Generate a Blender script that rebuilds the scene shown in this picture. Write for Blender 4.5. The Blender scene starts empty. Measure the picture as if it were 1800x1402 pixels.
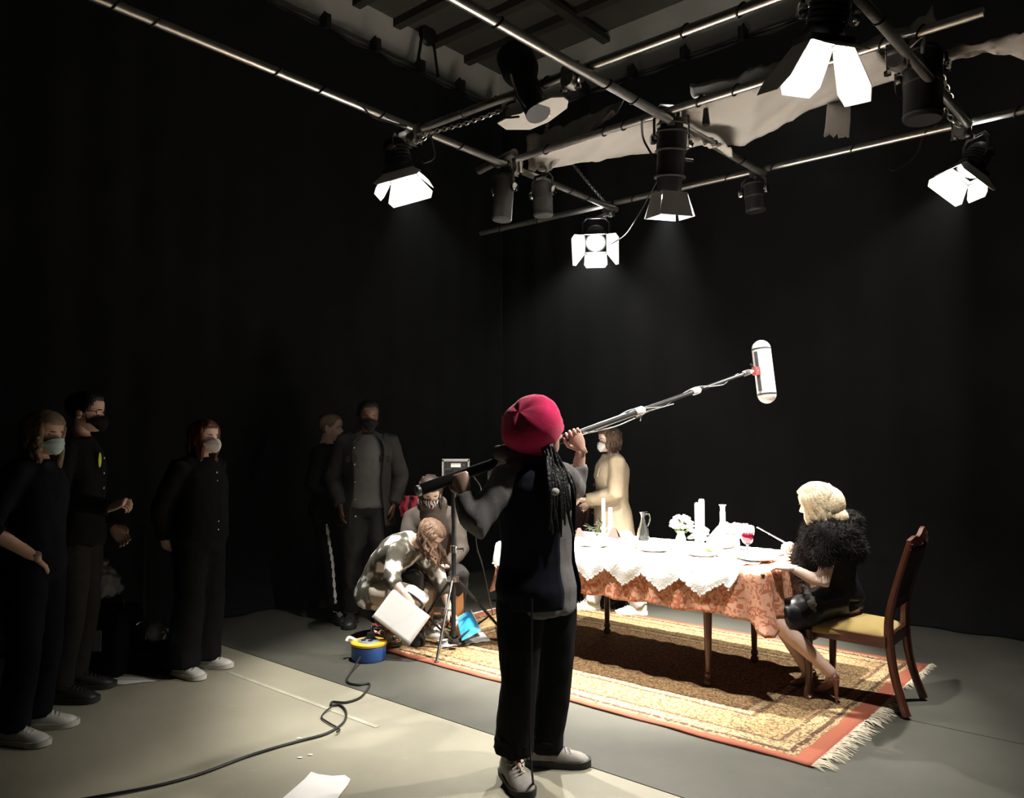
import bpy, bmesh, math, random
import numpy as np
from mathutils import Vector, Matrix, noise

random.seed(7)
SC = bpy.context.scene
COL = SC.collection
PI = math.pi

# ------------------------------------------------------------------ camera, world, exposure
FPX, CX, CY, CAMH = 1384.0, 900.0, 701.0, 1.52
TH = math.atan(69.0 / FPX)
cam_data = bpy.data.cameras.new('camera')
cam = bpy.data.objects.new('camera', cam_data)
COL.objects.link(cam)
cam.location = (0, 0, CAMH)
cam.rotation_euler = (PI / 2 + TH, 0, 0)
cam_data.sensor_width = 36.0
cam_data.lens = 36.0 * FPX / 1800.0
cam_data.clip_start = 0.05
SC.camera = cam

world = bpy.data.worlds.new('world')
SC.world = world
world.use_nodes = True
world.node_tree.nodes['Background'].inputs[0].default_value = (0.55, 0.62, 0.9, 1)
world.node_tree.nodes['Background'].inputs[1].default_value = 0.004
# thin haze added to imitate the glow around the lamps; their beams show in it
vsc = world.node_tree.nodes.new('ShaderNodeVolumeScatter')
vsc.inputs['Color'].default_value = (0.90, 0.95, 1.0, 1); vsc.inputs['Density'].default_value = 0.0006; vsc.inputs['Anisotropy'].default_value = 0.55
world.node_tree.links.new(vsc.outputs[0], world.node_tree.nodes['World Output'].inputs['Volume'])
cy = SC.cycles
if hasattr(world.cycles, 'homogeneous_volume'): world.cycles.homogeneous_volume = True
world.cycles.volume_sampling = 'EQUIANGULAR'
world.cycles.sampling_method = 'NONE'
cy.max_bounces = 5; cy.diffuse_bounces = 3; cy.glossy_bounces = 2; cy.transmission_bounces = 5; cy.transparent_max_bounces = 6; cy.volume_bounces = 0
SC.view_settings.view_transform = 'Standard'
SC.view_settings.look = 'None'
SC.view_settings.exposure = 0.0
SC.view_settings.gamma = 1.0
SC.view_settings.use_curve_mapping = False

# lamp powers (watts); each lamp's own light is made in its builder
POWER = dict(corner=660, rear=800, right=600, near=360, top=2600)
UPFILL = 9.0        # added upward fill at the rear of each lit lamp, brightening walls and ceiling

# ------------------------------------------------------------------ picture geometry -> world
RGT = Vector((1, 0, 0)); UPV = Vector((0, -math.sin(TH), math.cos(TH))); FWD = Vector((0, math.cos(TH), math.sin(TH)))
CAM = Vector((0, 0, CAMH))
def ray(px, py):
    return FWD + RGT * ((px - CX) / FPX) - UPV * ((py - CY) / FPX)
def G(px, py, z=0.0):
    d = ray(px, py); return CAM + d * ((z - CAMH) / d.z)
def D(px, py, Y):
    d = ray(px, py); return CAM + d * (Y / d.y)
# the studio's own axes: U along the back wall (to the right), V along the side wall (away)
U = Vector((0.757, -0.653, 0)); V = Vector((0.653, 0.757, 0)); Z = Vector((0, 0, 1))
AU = math.atan2(U.y, U.x)
def UV(u, v, z=0.0): return U * u + V * v + Z * z

# ------------------------------------------------------------------ materials
MATS = {}
def mat(name, col, rough=0.6, metal=0.0, var=0.12, scale=12.0, bump=0.0, bscale=60.0, emit=0.0, trans=0.0, sheen=0.0, alpha=1.0, coat=0.0, ior=1.45, spec=None):
    if name in MATS: return MATS[name]
    m = bpy.data.materials.new(name); m.use_nodes = True
    nt = m.node_tree; b = nt.nodes['Principled BSDF']
    b.inputs['Roughness'].default_value = rough
    b.inputs['Metallic'].default_value = metal
    b.inputs['IOR'].default_value = ior
    tc = nt.nodes.new('ShaderNodeTexCoord')
    nz = nt.nodes.new('ShaderNodeTexNoise'); nz.inputs['Scale'].default_value = scale; nz.inputs['Detail'].default_value = 4
    nt.links.new(tc.outputs['Object'], nz.inputs['Vector'])
    mx = nt.nodes.new('ShaderNodeMix'); mx.data_type = 'RGBA'
    lo = [max(0, c * (1 - var)) for c in col]; hi = [min(1, c * (1 + var)) for c in col]
    mx.inputs[6].default_value = (*lo, 1); mx.inputs[7].default_value = (*hi, 1)
    nt.links.new(nz.outputs['Fac'], mx.inputs[0])
    nt.links.new(mx.outputs[2], b.inputs['Base Color'])
    if bump > 0:
        nb = nt.nodes.new('ShaderNodeTexNoise'); nb.inputs['Scale'].default_value = bscale; nb.inputs['Detail'].default_value = 5
        nt.links.new(tc.outputs['Object'], nb.inputs['Vector'])
        bp = nt.nodes.new('ShaderNodeBump'); bp.inputs['Strength'].default_value = bump; bp.inputs['Distance'].default_value = 0.01
        nt.links.new(nb.outputs['Fac'], bp.inputs['Height']); nt.links.new(bp.outputs[0], b.inputs['Normal'])
    if emit > 0:
        m.cycles.emission_sampling = 'NONE'; b.inputs['Emission Color'].default_value = (1.0, 0.97, 0.92, 1); b.inputs['Emission Strength'].default_value = emit
    if spec is None and rough >= 0.84: spec = 0.12
    if spec is not None: b.inputs['Specular IOR Level'].default_value = spec
    if trans > 0: b.inputs['Transmission Weight'].default_value = trans
    if sheen > 0: b.inputs['Sheen Weight'].default_value = sheen
    if coat > 0: b.inputs['Coat Weight'].default_value = coat
    if alpha < 1: b.inputs['Alpha'].default_value = alpha
    MATS[name] = m
    return m

# ------------------------------------------------------------------ things and parts
TM = {}
def tag(o, label=None, cat=None, group=None, kind=None):
    if label: o['label'] = label
    if cat: o['category'] = cat
    if group: o['group'] = group
    if kind: o['kind'] = kind
    return o
def thing(name, label, cat, loc=(0, 0, 0), rz=0.0, group=None):
    o = bpy.data.objects.new(name, None); COL.objects.link(o)
    o.empty_display_size = 0.1
    o.location = loc; o.rotation_euler = (0, 0, rz)
    TM[o.name] = Matrix.Translation(Vector(loc)) @ Matrix.Rotation(rz, 4, 'Z')
    return tag(o, label, cat, group)
def copy_tree(o, parent=None):
    c = o.copy(); COL.objects.link(c); c.parent = parent
    for ch in [x for x in COL.objects if x.parent == o]: copy_tree(ch, c)
    return c

def perp(d):
    a = Vector((0, 0, 1)) if abs(d.z) < 0.9 else Vector((1, 0, 0))
    s = d.cross(a).normalized(); return s, s.cross(d).normalized()

class MB:
    def __init__(s): s.v = []; s.f = []; s.m = []; s.cur = 0
    def add(s, vs, fs):
        o = len(s.v); s.v.extend([tuple(x) for x in vs]); s.f.extend([tuple(i + o for i in f) for f in fs]); s.m.extend([s.cur] * len(fs)); return s
    def box(s, c, size, ax=None):
        c = Vector(c); a = ax or (Vector((1, 0, 0)), Vector((0, 1, 0)), Vector((0, 0, 1)))
        h = [x / 2 for x in size]; vs = []
        for k in (-1, 1):
            for j in (-1, 1):
                for i in (-1, 1): vs.append(c + a[0] * (i * h[0]) + a[1] * (j * h[1]) + a[2] * (k * h[2]))
        return s.add(vs, [(0, 2, 3, 1), (4, 5, 7, 6), (0, 1, 5, 4), (2, 6, 7, 3), (0, 4, 6, 2), (1, 3, 7, 5)])
    def rings(s, rings, cap=True, closed=False):
        n = len(rings[0]); vs = [p for r in rings for p in r]; fs = []
        R = len(rings)
        for i in range(R - 1 + (1 if closed else 0)):
            a = i * n; b = ((i + 1) % R) * n
            for j in range(n):
                k = (j + 1) % n; fs.append((a + j, a + k, b + k, b + j))
        if cap and not closed:
            fs.append(tuple(range(n - 1, -1, -1))); fs.append(tuple((R - 1) * n + j for j in range(n)))
        return s.add(vs, fs)
    def tube(s, pts, r, n=8, closed=False, flat=1.0):
        pts = [Vector(p) for p in pts]; P = len(pts)
        if not hasattr(r, '__len__'): r = [r] * P
        rings = []; sx = None
        for i, p in enumerate(pts):
            if closed: t = pts[(i + 1) % P] - pts[i - 1]
            else: t = pts[min(i + 1, P - 1)] - pts[max(i - 1, 0)]
            t = t.normalized() if t.length > 1e-9 else Vector((0, 0, 1))
            if sx is None: sx, sy = perp(t)
            else:
                sx = (sx - t * sx.dot(t))
                sx = sx.normalized() if sx.length > 1e-6 else perp(t)[0]
                sy = t.cross(sx) * -1
                sy = sx.cross(t)
            rings.append([p + sx * (math.cos(2 * PI * k / n) * r[i]) + sy * (math.sin(2 * PI * k / n) * r[i] * flat) for k in range(n)])
        return s.rings(rings, True, closed)
    def smooth_tube(s, pts, r, n=8, sub=6):
        pts = [Vector(p) for p in pts]; out = []; rr = []
        P = len(pts); r = r if hasattr(r, '__len__') else [r] * P
        for i in range(P - 1):
            p0 = pts[max(i - 1, 0)]; p1 = pts[i]; p2 = pts[i + 1]; p3 = pts[min(i + 2, P - 1)]
            for k in range(sub):
                t = k / sub
                out.append(0.5 * ((2 * p1) + (p2 - p0) * t + (2 * p0 - 5 * p1 + 4 * p2 - p3) * t * t + (3 * p1 - p0 - 3 * p2 + p3) * t ** 3))
                rr.append(r[i] * (1 - t) + r[i + 1] * t)
        out.append(pts[-1]); rr.append(r[-1])
        return s.tube(out, rr, n)
    def lathe(s, prof, c=(0, 0, 0), ax=None, n=24, cap=True):
        c = Vector(c); a = ax or (Vector((1, 0, 0)), Vector((0, 1, 0)), Vector((0, 0, 1)))
        rings = [[c + a[0] * (r * math.cos(2 * PI * k / n)) + a[1] * (r * math.sin(2 * PI * k / n)) + a[2] * z for k in range(n)] for r, z in prof]
        return s.rings(rings, cap)
    def ell(s, c, rad, ax=None, n=12, m=8):
        if not hasattr(rad, '__len__'): rad = (rad, rad, rad)
        c = Vector(c); a = ax or (Vector((1, 0, 0)), Vector((0, 1, 0)), Vector((0, 0, 1)))
        rings = []
        for i in range(m + 1):
            ph = -PI / 2 + PI * (i + 0.04 * (i == 0) - 0.04 * (i == m)) / m
            cr = math.cos(ph)
            rings.append([c + a[0] * (rad[0] * cr * math.cos(2 * PI * k / n)) + a[1] * (rad[1] * cr * math.sin(2 * PI * k / n)) + a[2] * (rad[2] * math.sin(ph)) for k in range(n)])
        return s.rings(rings)
    def grid(s, fn, nu, nv, thick=None):
        vs = [fn(i / nu, j / nv) for j in range(nv + 1) for i in range(nu + 1)]
        fs = [(j * (nu + 1) + i, j * (nu + 1) + i + 1, (j + 1) * (nu + 1) + i + 1, (j + 1) * (nu + 1) + i) for j in range(nv) for i in range(nu)]
        return s.add(vs, fs)
    def prism(s, outline, h, ax=None, c=(0, 0, 0)):
        c = Vector(c); a = ax or (Vector((1, 0, 0)), Vector((0, 1, 0)), Vector((0, 0, 1)))
        lo = [c + a[0] * x + a[1] * y for x, y in outline]; hi = [p + a[2] * h for p in lo]
        return s.rings([lo, hi])
    def build(s, name, m, parent=None, world=True, smooth=True, sharp=35):
        me = bpy.data.meshes.new(name)
        vs = s.v
        if parent is not None and world:
            root = parent
            while root.parent is not None: root = root.parent
            if root.name in TM:
                inv = TM[root.name].inverted(); vs = [tuple(inv @ Vector(p)) for p in vs]
        me.from_pydata(vs, [], s.f)
        ms = m if isinstance(m, (list, tuple)) else [m]
        for x in ms: me.materials.append(x)
        if len(ms) > 1: me.polygons.foreach_set('material_index', s.m)
        bm = bmesh.new(); bm.from_mesh(me); bmesh.ops.recalc_face_normals(bm, faces=bm.faces); bm.to_mesh(me); bm.free()
        if smooth:
            me.polygons.foreach_set('use_smooth', [True] * len(me.polygons))
            if sharp: me.set_sharp_from_angle(angle=math.radians(sharp))
        me.update()
        o = bpy.data.objects.new(name, me); COL.objects.link(o)
        if parent is not None: o.parent = parent
        return o

def solid(o, t, offset=-1):
    md = o.modifiers.new('thick', 'SOLIDIFY'); md.thickness = t; md.offset = offset; return o
def bevel(o, w, seg=2):
    md = o.modifiers.new('bevel', 'BEVEL'); md.width = w; md.segments = seg; md.limit_method = 'ANGLE'; md.angle_limit = math.radians(40); return o

def fuse(mb, voxel=0.013, smooth=3, disp=None):
    """union of overlapping closed shapes as one skin; returns an MB"""
    me = bpy.data.meshes.new('tmp'); me.from_pydata(mb.v, [], mb.f); me.update()
    ob = bpy.data.objects.new('tmp', me); COL.objects.link(ob)
    md = ob.modifiers.new('r', 'REMESH'); md.mode = 'VOXEL'; md.voxel_size = voxel
    if smooth:
        sm = ob.modifiers.new('s', 'SMOOTH'); sm.factor = 0.5; sm.iterations = smooth
    dg = bpy.context.evaluated_depsgraph_get()
    m2 = bpy.data.meshes.new_from_object(ob.evaluated_get(dg))
    n = len(m2.vertices); co = np.empty(n * 3); m2.vertices.foreach_get('co', co); co = co.reshape(-1, 3)
    if disp:
        nr = np.empty(n * 3); m2.vertices.foreach_get('normal', nr); nr = nr.reshape(-1, 3)
        amp, fq, fz = disp
        for i in range(n):
            p = co[i]
            a = noise.noise(Vector((p[0] * fq, p[1] * fq, p[2] * fz)))
            b = noise.noise(Vector((p[0] * fq * 2.3 + 9, p[1] * fq * 2.3, p[2] * fz * 2.3 + p[0] * fq)))
            co[i] += nr[i] * amp * ((1 - 2 * abs(a)) * 0.8 + b * 0.6 - 0.2)
    out = MB(); out.v = [tuple(p) for p in co]; out.f = [tuple(p.vertices) for p in m2.polygons]; out.m = [0] * len(out.f)
    bpy.data.objects.remove(ob); bpy.data.meshes.remove(me); bpy.data.meshes.remove(m2)
    return out
# ------------------------------------------------------------------ common materials
M_black_cloth = mat('black_curtain_cloth', (0.0105, 0.0107, 0.0115), 0.95, var=0.3, scale=3, bump=0.2, bscale=200)
M_wall = mat('grey_plaster', (0.72, 0.71, 0.66), 0.9, var=0.15, scale=1.5, bump=0.1)
M_ceil = mat('dark_ceiling_board', (0.085, 0.082, 0.072), 0.9, var=0.25, scale=2.5, bump=0.2, bscale=25)
M_steel = mat('galvanised_steel_pipe', (0.62, 0.61, 0.59), 0.34, 0.9, var=0.25, scale=22, bump=0.06, bscale=90)
M_clamp = mat('dull_steel_clamp', (0.42, 0.42, 0.41), 0.42, 0.85, var=0.3, scale=40)
M_chain = mat('chain_steel', (0.55, 0.54, 0.52), 0.35, 0.9)
M_blackmetal = mat('black_painted_metal', (0.022, 0.022, 0.023), 0.45, 0.2, var=0.3, scale=30)
M_greymetal = mat('grey_painted_metal', (0.10, 0.10, 0.10), 0.5, 0.3, var=0.3, scale=30)
M_cable = mat('black_rubber_cable', (0.012, 0.012, 0.012), 0.5)
M_white_enamel = mat('white_enamel', (0.82, 0.81, 0.78), 0.5, var=0.05)
M_lens = mat('glowing_lens', (1, 1, 1), 0.3, emit=120.0)
M_darklens = mat('unlit_lens', (0.05, 0.055, 0.06), 0.1)
M_muslin = mat('grey_white_muslin', (0.66, 0.64, 0.61), 0.9, var=0.1, scale=4, bump=0.2, bscale=40)
M_wood_dark = mat('dark_mahogany', (0.085, 0.026, 0.014), 0.32, var=0.35, scale=9, coat=0.3)
M_chrome = mat('chrome', (0.75, 0.75, 0.75), 0.2, 1.0, var=0.03)
M_paper = mat('white_paper', (0.78, 0.77, 0.74), 0.8, var=0.04)

# ------------------------------------------------------------------ floor
def floor_mat(name, c1, c2):
    m = mat(name, c1, 0.55, var=0.1, scale=1.3)
    nt = m.node_tree; b = nt.nodes['Principled BSDF']
    b.inputs['Specular IOR Level'].default_value = 0.2
    tc = nt.nodes.new('ShaderNodeTexCoord')
    n1 = nt.nodes.new('ShaderNodeTexNoise'); n1.inputs['Scale'].default_value = 1.1; n1.inputs['Detail'].default_value = 7; n1.inputs['Roughness'].default_value = 0.62
    n2 = nt.nodes.new('ShaderNodeTexNoise'); n2.inputs['Scale'].default_value = 9; n2.inputs['Detail'].default_value = 6; n2.inputs['Roughness'].default_value = 0.7
    mp = nt.nodes.new('ShaderNodeMapping'); mp.inputs['Scale'].default_value = (1, 3.0, 1)
    nt.links.new(tc.outputs['Object'], n1.inputs['Vector']); nt.links.new(tc.outputs['Object'], mp.inputs['Vector']); nt.links.new(mp.outputs[0], n2.inputs['Vector'])
    r1 = nt.nodes.new('ShaderNodeMapRange'); r1.inputs[1].default_value = 0.35; r1.inputs[2].default_value = 0.7
    nt.links.new(n1.outputs['Fac'], r1.inputs[0])
    mx = nt.nodes.new('ShaderNodeMix'); mx.data_type = 'RGBA'; mx.inputs[6].default_value = (*c1, 1); mx.inputs[7].default_value = (*c2, 1)
    nt.links.new(r1.outputs[0], mx.inputs[0])
    r2 = nt.nodes.new('ShaderNodeMapRange'); r2.inputs[1].default_value = 0.60; r2.inputs[2].default_value = 0.80; r2.inputs[4].default_value = 0.35
    nt.links.new(n2.outputs['Fac'], r2.inputs[0])
    m2 = nt.nodes.new('ShaderNodeMix'); m2.data_type = 'RGBA'; m2.inputs[7].default_value = (*[min(1, x * 1.7) for x in c1], 1)
    nt.links.new(r2.outputs[0], m2.inputs[0]); nt.links.new(mx.outputs[2], m2.inputs[6])
    nt.links.new(m2.outputs[2], b.inputs['Base Color'])
    return m
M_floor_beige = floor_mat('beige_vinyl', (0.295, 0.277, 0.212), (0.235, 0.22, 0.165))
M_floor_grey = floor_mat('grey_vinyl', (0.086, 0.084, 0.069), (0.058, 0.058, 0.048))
M_floor_dark = mat('dark_subfloor', (0.02, 0.02, 0.018), 0.9)
flr = MB().box(UV(-2, 3.0, -0.06), (26, 22, 0.1), (U, V, Z)).build('floor', M_floor_dark, smooth=False)
tag(flr, kind='structure')
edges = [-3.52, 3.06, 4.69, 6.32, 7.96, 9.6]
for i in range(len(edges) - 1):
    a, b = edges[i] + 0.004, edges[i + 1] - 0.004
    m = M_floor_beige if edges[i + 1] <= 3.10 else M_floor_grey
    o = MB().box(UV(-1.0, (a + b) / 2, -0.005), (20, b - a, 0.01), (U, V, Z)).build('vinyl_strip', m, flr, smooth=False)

tp = MB().box(UV(-4.05, 2.74, 0.0012), (1.5, 0.028, 0.0014), (U, V, Z)).build('floor_tape', mat('worn_pale_tape', (0.36, 0.34, 0.27), 0.8, var=0.4, scale=9), smooth=False)
tag(tp, 'faint worn strip of pale tape on the beige floor', 'tape')

# ------------------------------------------------------------------ walls, ceiling, curtains
C0 = Vector((-0.13, 9.4, 0)); cu, cv = C0.dot(U), C0.dot(V)
HC, HW = 5.5, 6.08
wl = MB().box(UV(cu - 0.30, cv - 6.5, HW / 2), (0.2, 14.0, HW), (U, V, Z)).build('wall_left', M_wall, smooth=False); tag(wl, kind='structure')
wb = MB().box(UV(cu + 4.7, cv + 0.30, HW / 2), (10.2, 0.2, HW), (U, V, Z)).build('wall_back', M_wall, smooth=False); tag(wb, kind='structure')
ce = MB().box(UV(cu + 4.5, cv - 6.4, HW + 0.05), (10.0, 14.0, 0.1), (U, V, Z)).build('ceiling', M_ceil, smooth=False); tag(ce, kind='structure')
M_joist = mat('dark_ceiling_joist', (0.05, 0.048, 0.042), 0.9, var=0.3, scale=5)
for k in range(13):
    MB().box(UV(cu + 4.5, cv - 0.4 - k * 0.55, HW - 0.045), (9.4, 0.10, 0.09), (U, V, Z)).build('joist', M_joist, ce, smooth=False)
for k in range(5):
    MB().box(UV(cu + 1.4 + k * 1.6, cv - 4.4, HW - 0.10), (0.10, 9.4, 0.06), (U, V, Z)).build('ceiling_beam', M_joist, ce, smooth=False)
def curtain(name, label, a, b, nrm, seed, HC=5.5):
    o = thing(name, label, 'curtain', (a + b) / 2)
    L = (b - a).length; d = (b - a) / L
    def fn(s, t):
        x = s * L; z = 0.01 + t * (HC - 0.01)
        w = 0.028 * math.sin(x * 14.5 + 1.3 * math.sin(x * 2.1 + seed)) + 0.02 * noise.noise(Vector((x * 3, z * 0.3, seed)))
        sag = -0.035 * abs(math.sin(x * PI / 0.62)) * (t > 0.985)
        return a + d * x + nrm * w * (1 - 0.5 * t) + Z * (z + sag)
    c = MB().grid(fn, int(L * 16), 60).build('cloth', M_black_cloth, o, sharp=None)
    r = MB().tube([a + Z * (HC + 0.05) - nrm * 0.06, b + Z * (HC + 0.05) - nrm * 0.06], 0.018, 8).build('rail', M_greymetal, o)
    n = int(L / 0.62)
    for k in range(n + 1):
        p = a + d * (k * 0.62) + Z * HC
        if D and 0 < p.y < 11:
            mb = MB().box(p + Z * 0.045, (0.05, 0.13, 0.13), (d, nrm, Z))
            mb.tube([p + Z * 0.08 + nrm * 0.02, p + Z * 0.15, p + Z * 0.12 - nrm * 0.07], 0.012, 6)
            mb.build('curtain_hook', M_blackmetal, o, smooth=False)
    return o
curtain('stage_curtain', 'long black drape hanging along the left wall, hooked to a rail', UV(cu, cv - 12.5), UV(cu, cv), U, 1.0)
curtain('stage_curtain', 'black drape hanging on the back wall behind the dinner table', UV(cu, cv), UV(cu + 8.5, cv), V * -1, 5.0, 5.34)

# pulley on the side wall, above the curtain
pp = D(752, 62, 8.55); w0 = UV(cu - 0.05, 0); 
pt = thing('rope_pulley', 'small dark rope pulley hanging below the ceiling above the left drape', 'pulley', pp)
s_, _ = perp(V)
MB().lathe([(0.02, -0.03), (0.11, -0.03), (0.085, 0), (0.11, 0.03), (0.02, 0.03)], pp, (Z, V, U), 18).build('wheel', M_blackmetal, pt)
MB().box(pp + Z * 0.1, (0.05, 0.06, 0.32), (V, U, Z)).build('bracket', M_blackmetal, pt)
for s in (-1, 1):
    MB().tube([pp + V * (0.08 * s), pp + V * (0.16 * s) - Z * 0.42], 0.018, 6).build('rope', M_cable, pt)
MB().tube([pp + Z * 0.2, Vector((pp.x, pp.y, HW))], 0.012, 6).build('hanger_rod', M_blackmetal, pt)

# ------------------------------------------------------------------ pipe grid
ZP = 3.60
def pipe(label, a, b, r=0.026, ext=(0, 0), bands=0, dz=0.0):
    a = G(*a, ZP + dz); b = G(*b, ZP + dz); d = (b - a).normalized(); a = a - d * ext[0]; b = b + d * ext[1]
    o = thing('lighting_pipe', label, 'pipe', a, 0, 'scaffold pipes of the lighting grid')
    n = 14
    s, t = perp(d)
    rings = []
    for q, rr in ((0, r), (0, r), ((b - a).length, r), ((b - a).length, r)):
        rings.append([a + d * q + (s * math.cos(2 * PI * k / n) + t * math.sin(2 * PI * k / n)) * rr for k in range(n)])
    rings[0] = [a + d * 0.03 + (p - a).normalized() * r * 0.8 for p in rings[0]]; rings[3] = [b - d * 0.03 + (p - b).normalized() * r * 0.8 for p in rings[3]]
    MB().rings(rings).build('tube', M_steel, o)
    for k in range(bands):
        q = (k + 0.5 + 0.3 * math.sin(k * 3.7)) / bands
        c = a + d * ((b - a).length * q)
        MB().tube([c + (s * math.cos(x) + t * math.sin(x)) * (r + 0.004) + d * 0.02 * math.sin(x) for x in [2 * PI * i / 14 for i in range(14)]], 0.0055, 6, closed=True).build('cable_tie', M_cable, o)
    return o, a, b, d
pipe('long steel pipe running from the top left corner to the corner lamp', (180, 0), (712, 219), ext=(1.2, 0.05), bands=7)
pipe('steel pipe rising right from the corner lamp past the white lamp flap', (722, 233), (1355, -2), ext=(0.1, 0.6), bands=7, dz=0.055)
pipe('steel pipe from the top edge slanting down through the middle of the grid', (805, 0), (1335, 300), r=0.028, ext=(0.6, 0.08), bands=6)
pipe('steel pipe crossing under the white muslin to the big bright lamp', (900, 282), (1690, 33), ext=(0.15, 0.1), bands=9, dz=0.055)
pipe('steel pipe from the corner lamp down to the chained rear junction', (757, 236), (1078, 366), ext=(0.0, 0.05), bands=4)
pipe('long rear steel pipe running right behind the profile spotlight', (845, 410), (1800, 193), ext=(0.0, 1.0), bands=10, dz=0.055)
pipe('short steel pipe beside the unlit black can lamp', (1535, 25), (1700, 215), ext=(0.5, 0.03), bands=2, dz=-0.05)
pipe('dull steel stub behind the hanging can lamps', (842, 300), (905, 268), r=0.03, bands=1, dz=0.06)

def clamp(px, py, label, k=1.0, dz=0.03):
    c = G(px, py, ZP + dz)
    o = thing('pipe_clamp', label, 'clamp', c, 0, 'clamps of the lighting grid')
    MB().lathe([(0.046 * k, -0.04), (0.046 * k, 0.04)], c, (V, Z, U), 12).build('collar', M_clamp, o)
    MB().lathe([(0.046 * k, -0.04), (0.046 * k, 0.04)], c - Z * 0.05, (U, Z, V), 12).build('collar', M_clamp, o)
    for s in (-1, 1):
        b = MB().tube([c + U * (0.05 * s) - Z * 0.10, c + U * (0.05 * s) + Z * 0.05], 0.011, 6)
        b.lathe([(0.021, -0.01), (0.021, 0.01)], c + U * (0.05 * s) - Z * 0.10, None, 6)
        b.build('bolt', M_chrome, o)
clamp(728, 232, 'steel clamp at the grid corner above the left lamp')
clamp(1003, 127, 'steel clamp where pipes cross near the top of the picture')
clamp(1183, 207, 'steel clamp above the profile spotlight')
clamp(906, 287, 'steel clamp above the two dim can lamps')
clamp(1070, 362, 'steel clamp at the chained rear junction')
clamp(1330, 302, 'steel clamp on the rear pipe right of the profile spotlight')
clamp(1690, 217, 'steel clamp on the rear pipe above the right lamp')
clamp(1577, 92, 'bright steel clamp beside the unlit black can lamp', dz=-0.02)

def chain(label, a, b, sag=0.05, link=0.042):
    L = (b - a).length; n = max(4, int(L / (link * 0.72)))
    o = MB()
    for k in range(n):
        t = (k + 0.5) / n
        p = a.lerp(b, t) - Z * (sag * 4 * t * (1 - t))
        d = ((b - a) / L - Z * (sag * 4 * (1 - 2 * t) / L)).normalized()
        s, u = perp(d)
        if k % 2: s, u = u, s
        o.tube([p + d * (math.cos(x) * link * 0.5) + s * (math.sin(x) * link * 0.30) for x in [2 * PI * i / 10 for i in range(10)]], link * 0.105, 5, closed=True)
    m = o.build('steel_chain', M_chain); tag(m, label, 'chain', 'safety chains on the grid'); return m
chain('steel chain along the pipe from the left lamp to the white flap', G(735, 236, 3.55), G(892, 189, 3.55), 0.02)
chain('short steel chain looped under the corner clamp of the left lamp', G(705, 242, 3.53), G(757, 232, 3.53), 0.05)
chain('steel chain slanting down to the rear junction clamp', G(1003, 283, 4.15), G(1066, 357, 3.62), 0.01)
chain('steel chain hanging between the black can lamp and the rear pipe', G(1657, 132, 3.85), G(1692, 207, 3.64), 0.02)
chain('bunched steel chain wrapped on the rear pipe by the right lamp', G(1660, 188, 3.72), G(1690, 220, 3.58), 0.03, 0.05)
chain('steel chain hanging down beside the white muslin near the dim can lamps', G(962, 212, 4.1), G(957, 300, 3.62), 0.0)

# ------------------------------------------------------------------ lamps
def frame_of(aim, roll=0.0):
    z = aim.normalized(); x = z.cross(Z)
    x = x.normalized() if x.length > 1e-4 else Vector((1, 0, 0)); y = z.cross(x)
    c, s = math.cos(roll), math.sin(roll)
    return x * c + y * s, y * c - x * s, z
def yoke_and_hook(o, c, x, top, w, arm):
    h = c + Z * arm
    MB().tube([c + x * w, c + x * w + Z * arm * 0.75, h + x * (w * 0.7), h, h - x * (w * 0.7), c - x * w + Z * arm * 0.75, c - x * w], 0.013, 8, flat=0.6).build('yoke', M_greymetal, o)
    for s in (-1, 1):
        MB().lathe([(0.03, 0), (0.035, 0.01), (0.035, 0.03), (0.02, 0.035)], c + x * (s * (w - 0.01)), (Z, x.cross(Z), x * s), 10).build('yoke_knob', M_chrome, o)
    mb = MB().tube([h, top - Z * 0.05], 0.011, 8)
    mb.tube([top + (V * math.cos(t) + Z * math.sin(t)) * 0.042 for t in [-1.6 + 0.35 * k for k in range(13)]], 0.011, 6)
    mb.build('hook_clamp', M_clamp, o)
def add_upfill(o, off):
    ld = bpy.data.lights.new('vent', 'SPOT'); ld.energy = UPFILL; ld.spot_size = math.radians(165); ld.spot_blend = 0.8; ld.shadow_soft_size = 0.04; ld.color = (1.0, 0.955, 0.88)  # unseen fill spot added behind the housing to lift upper walls and ceiling
    lo = bpy.data.objects.new('upfill_light', ld); COL.objects.link(lo); lo.parent = o; lo.location = off + Z * 0.04; lo.rotation_euler = (PI, 0, 0)
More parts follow.
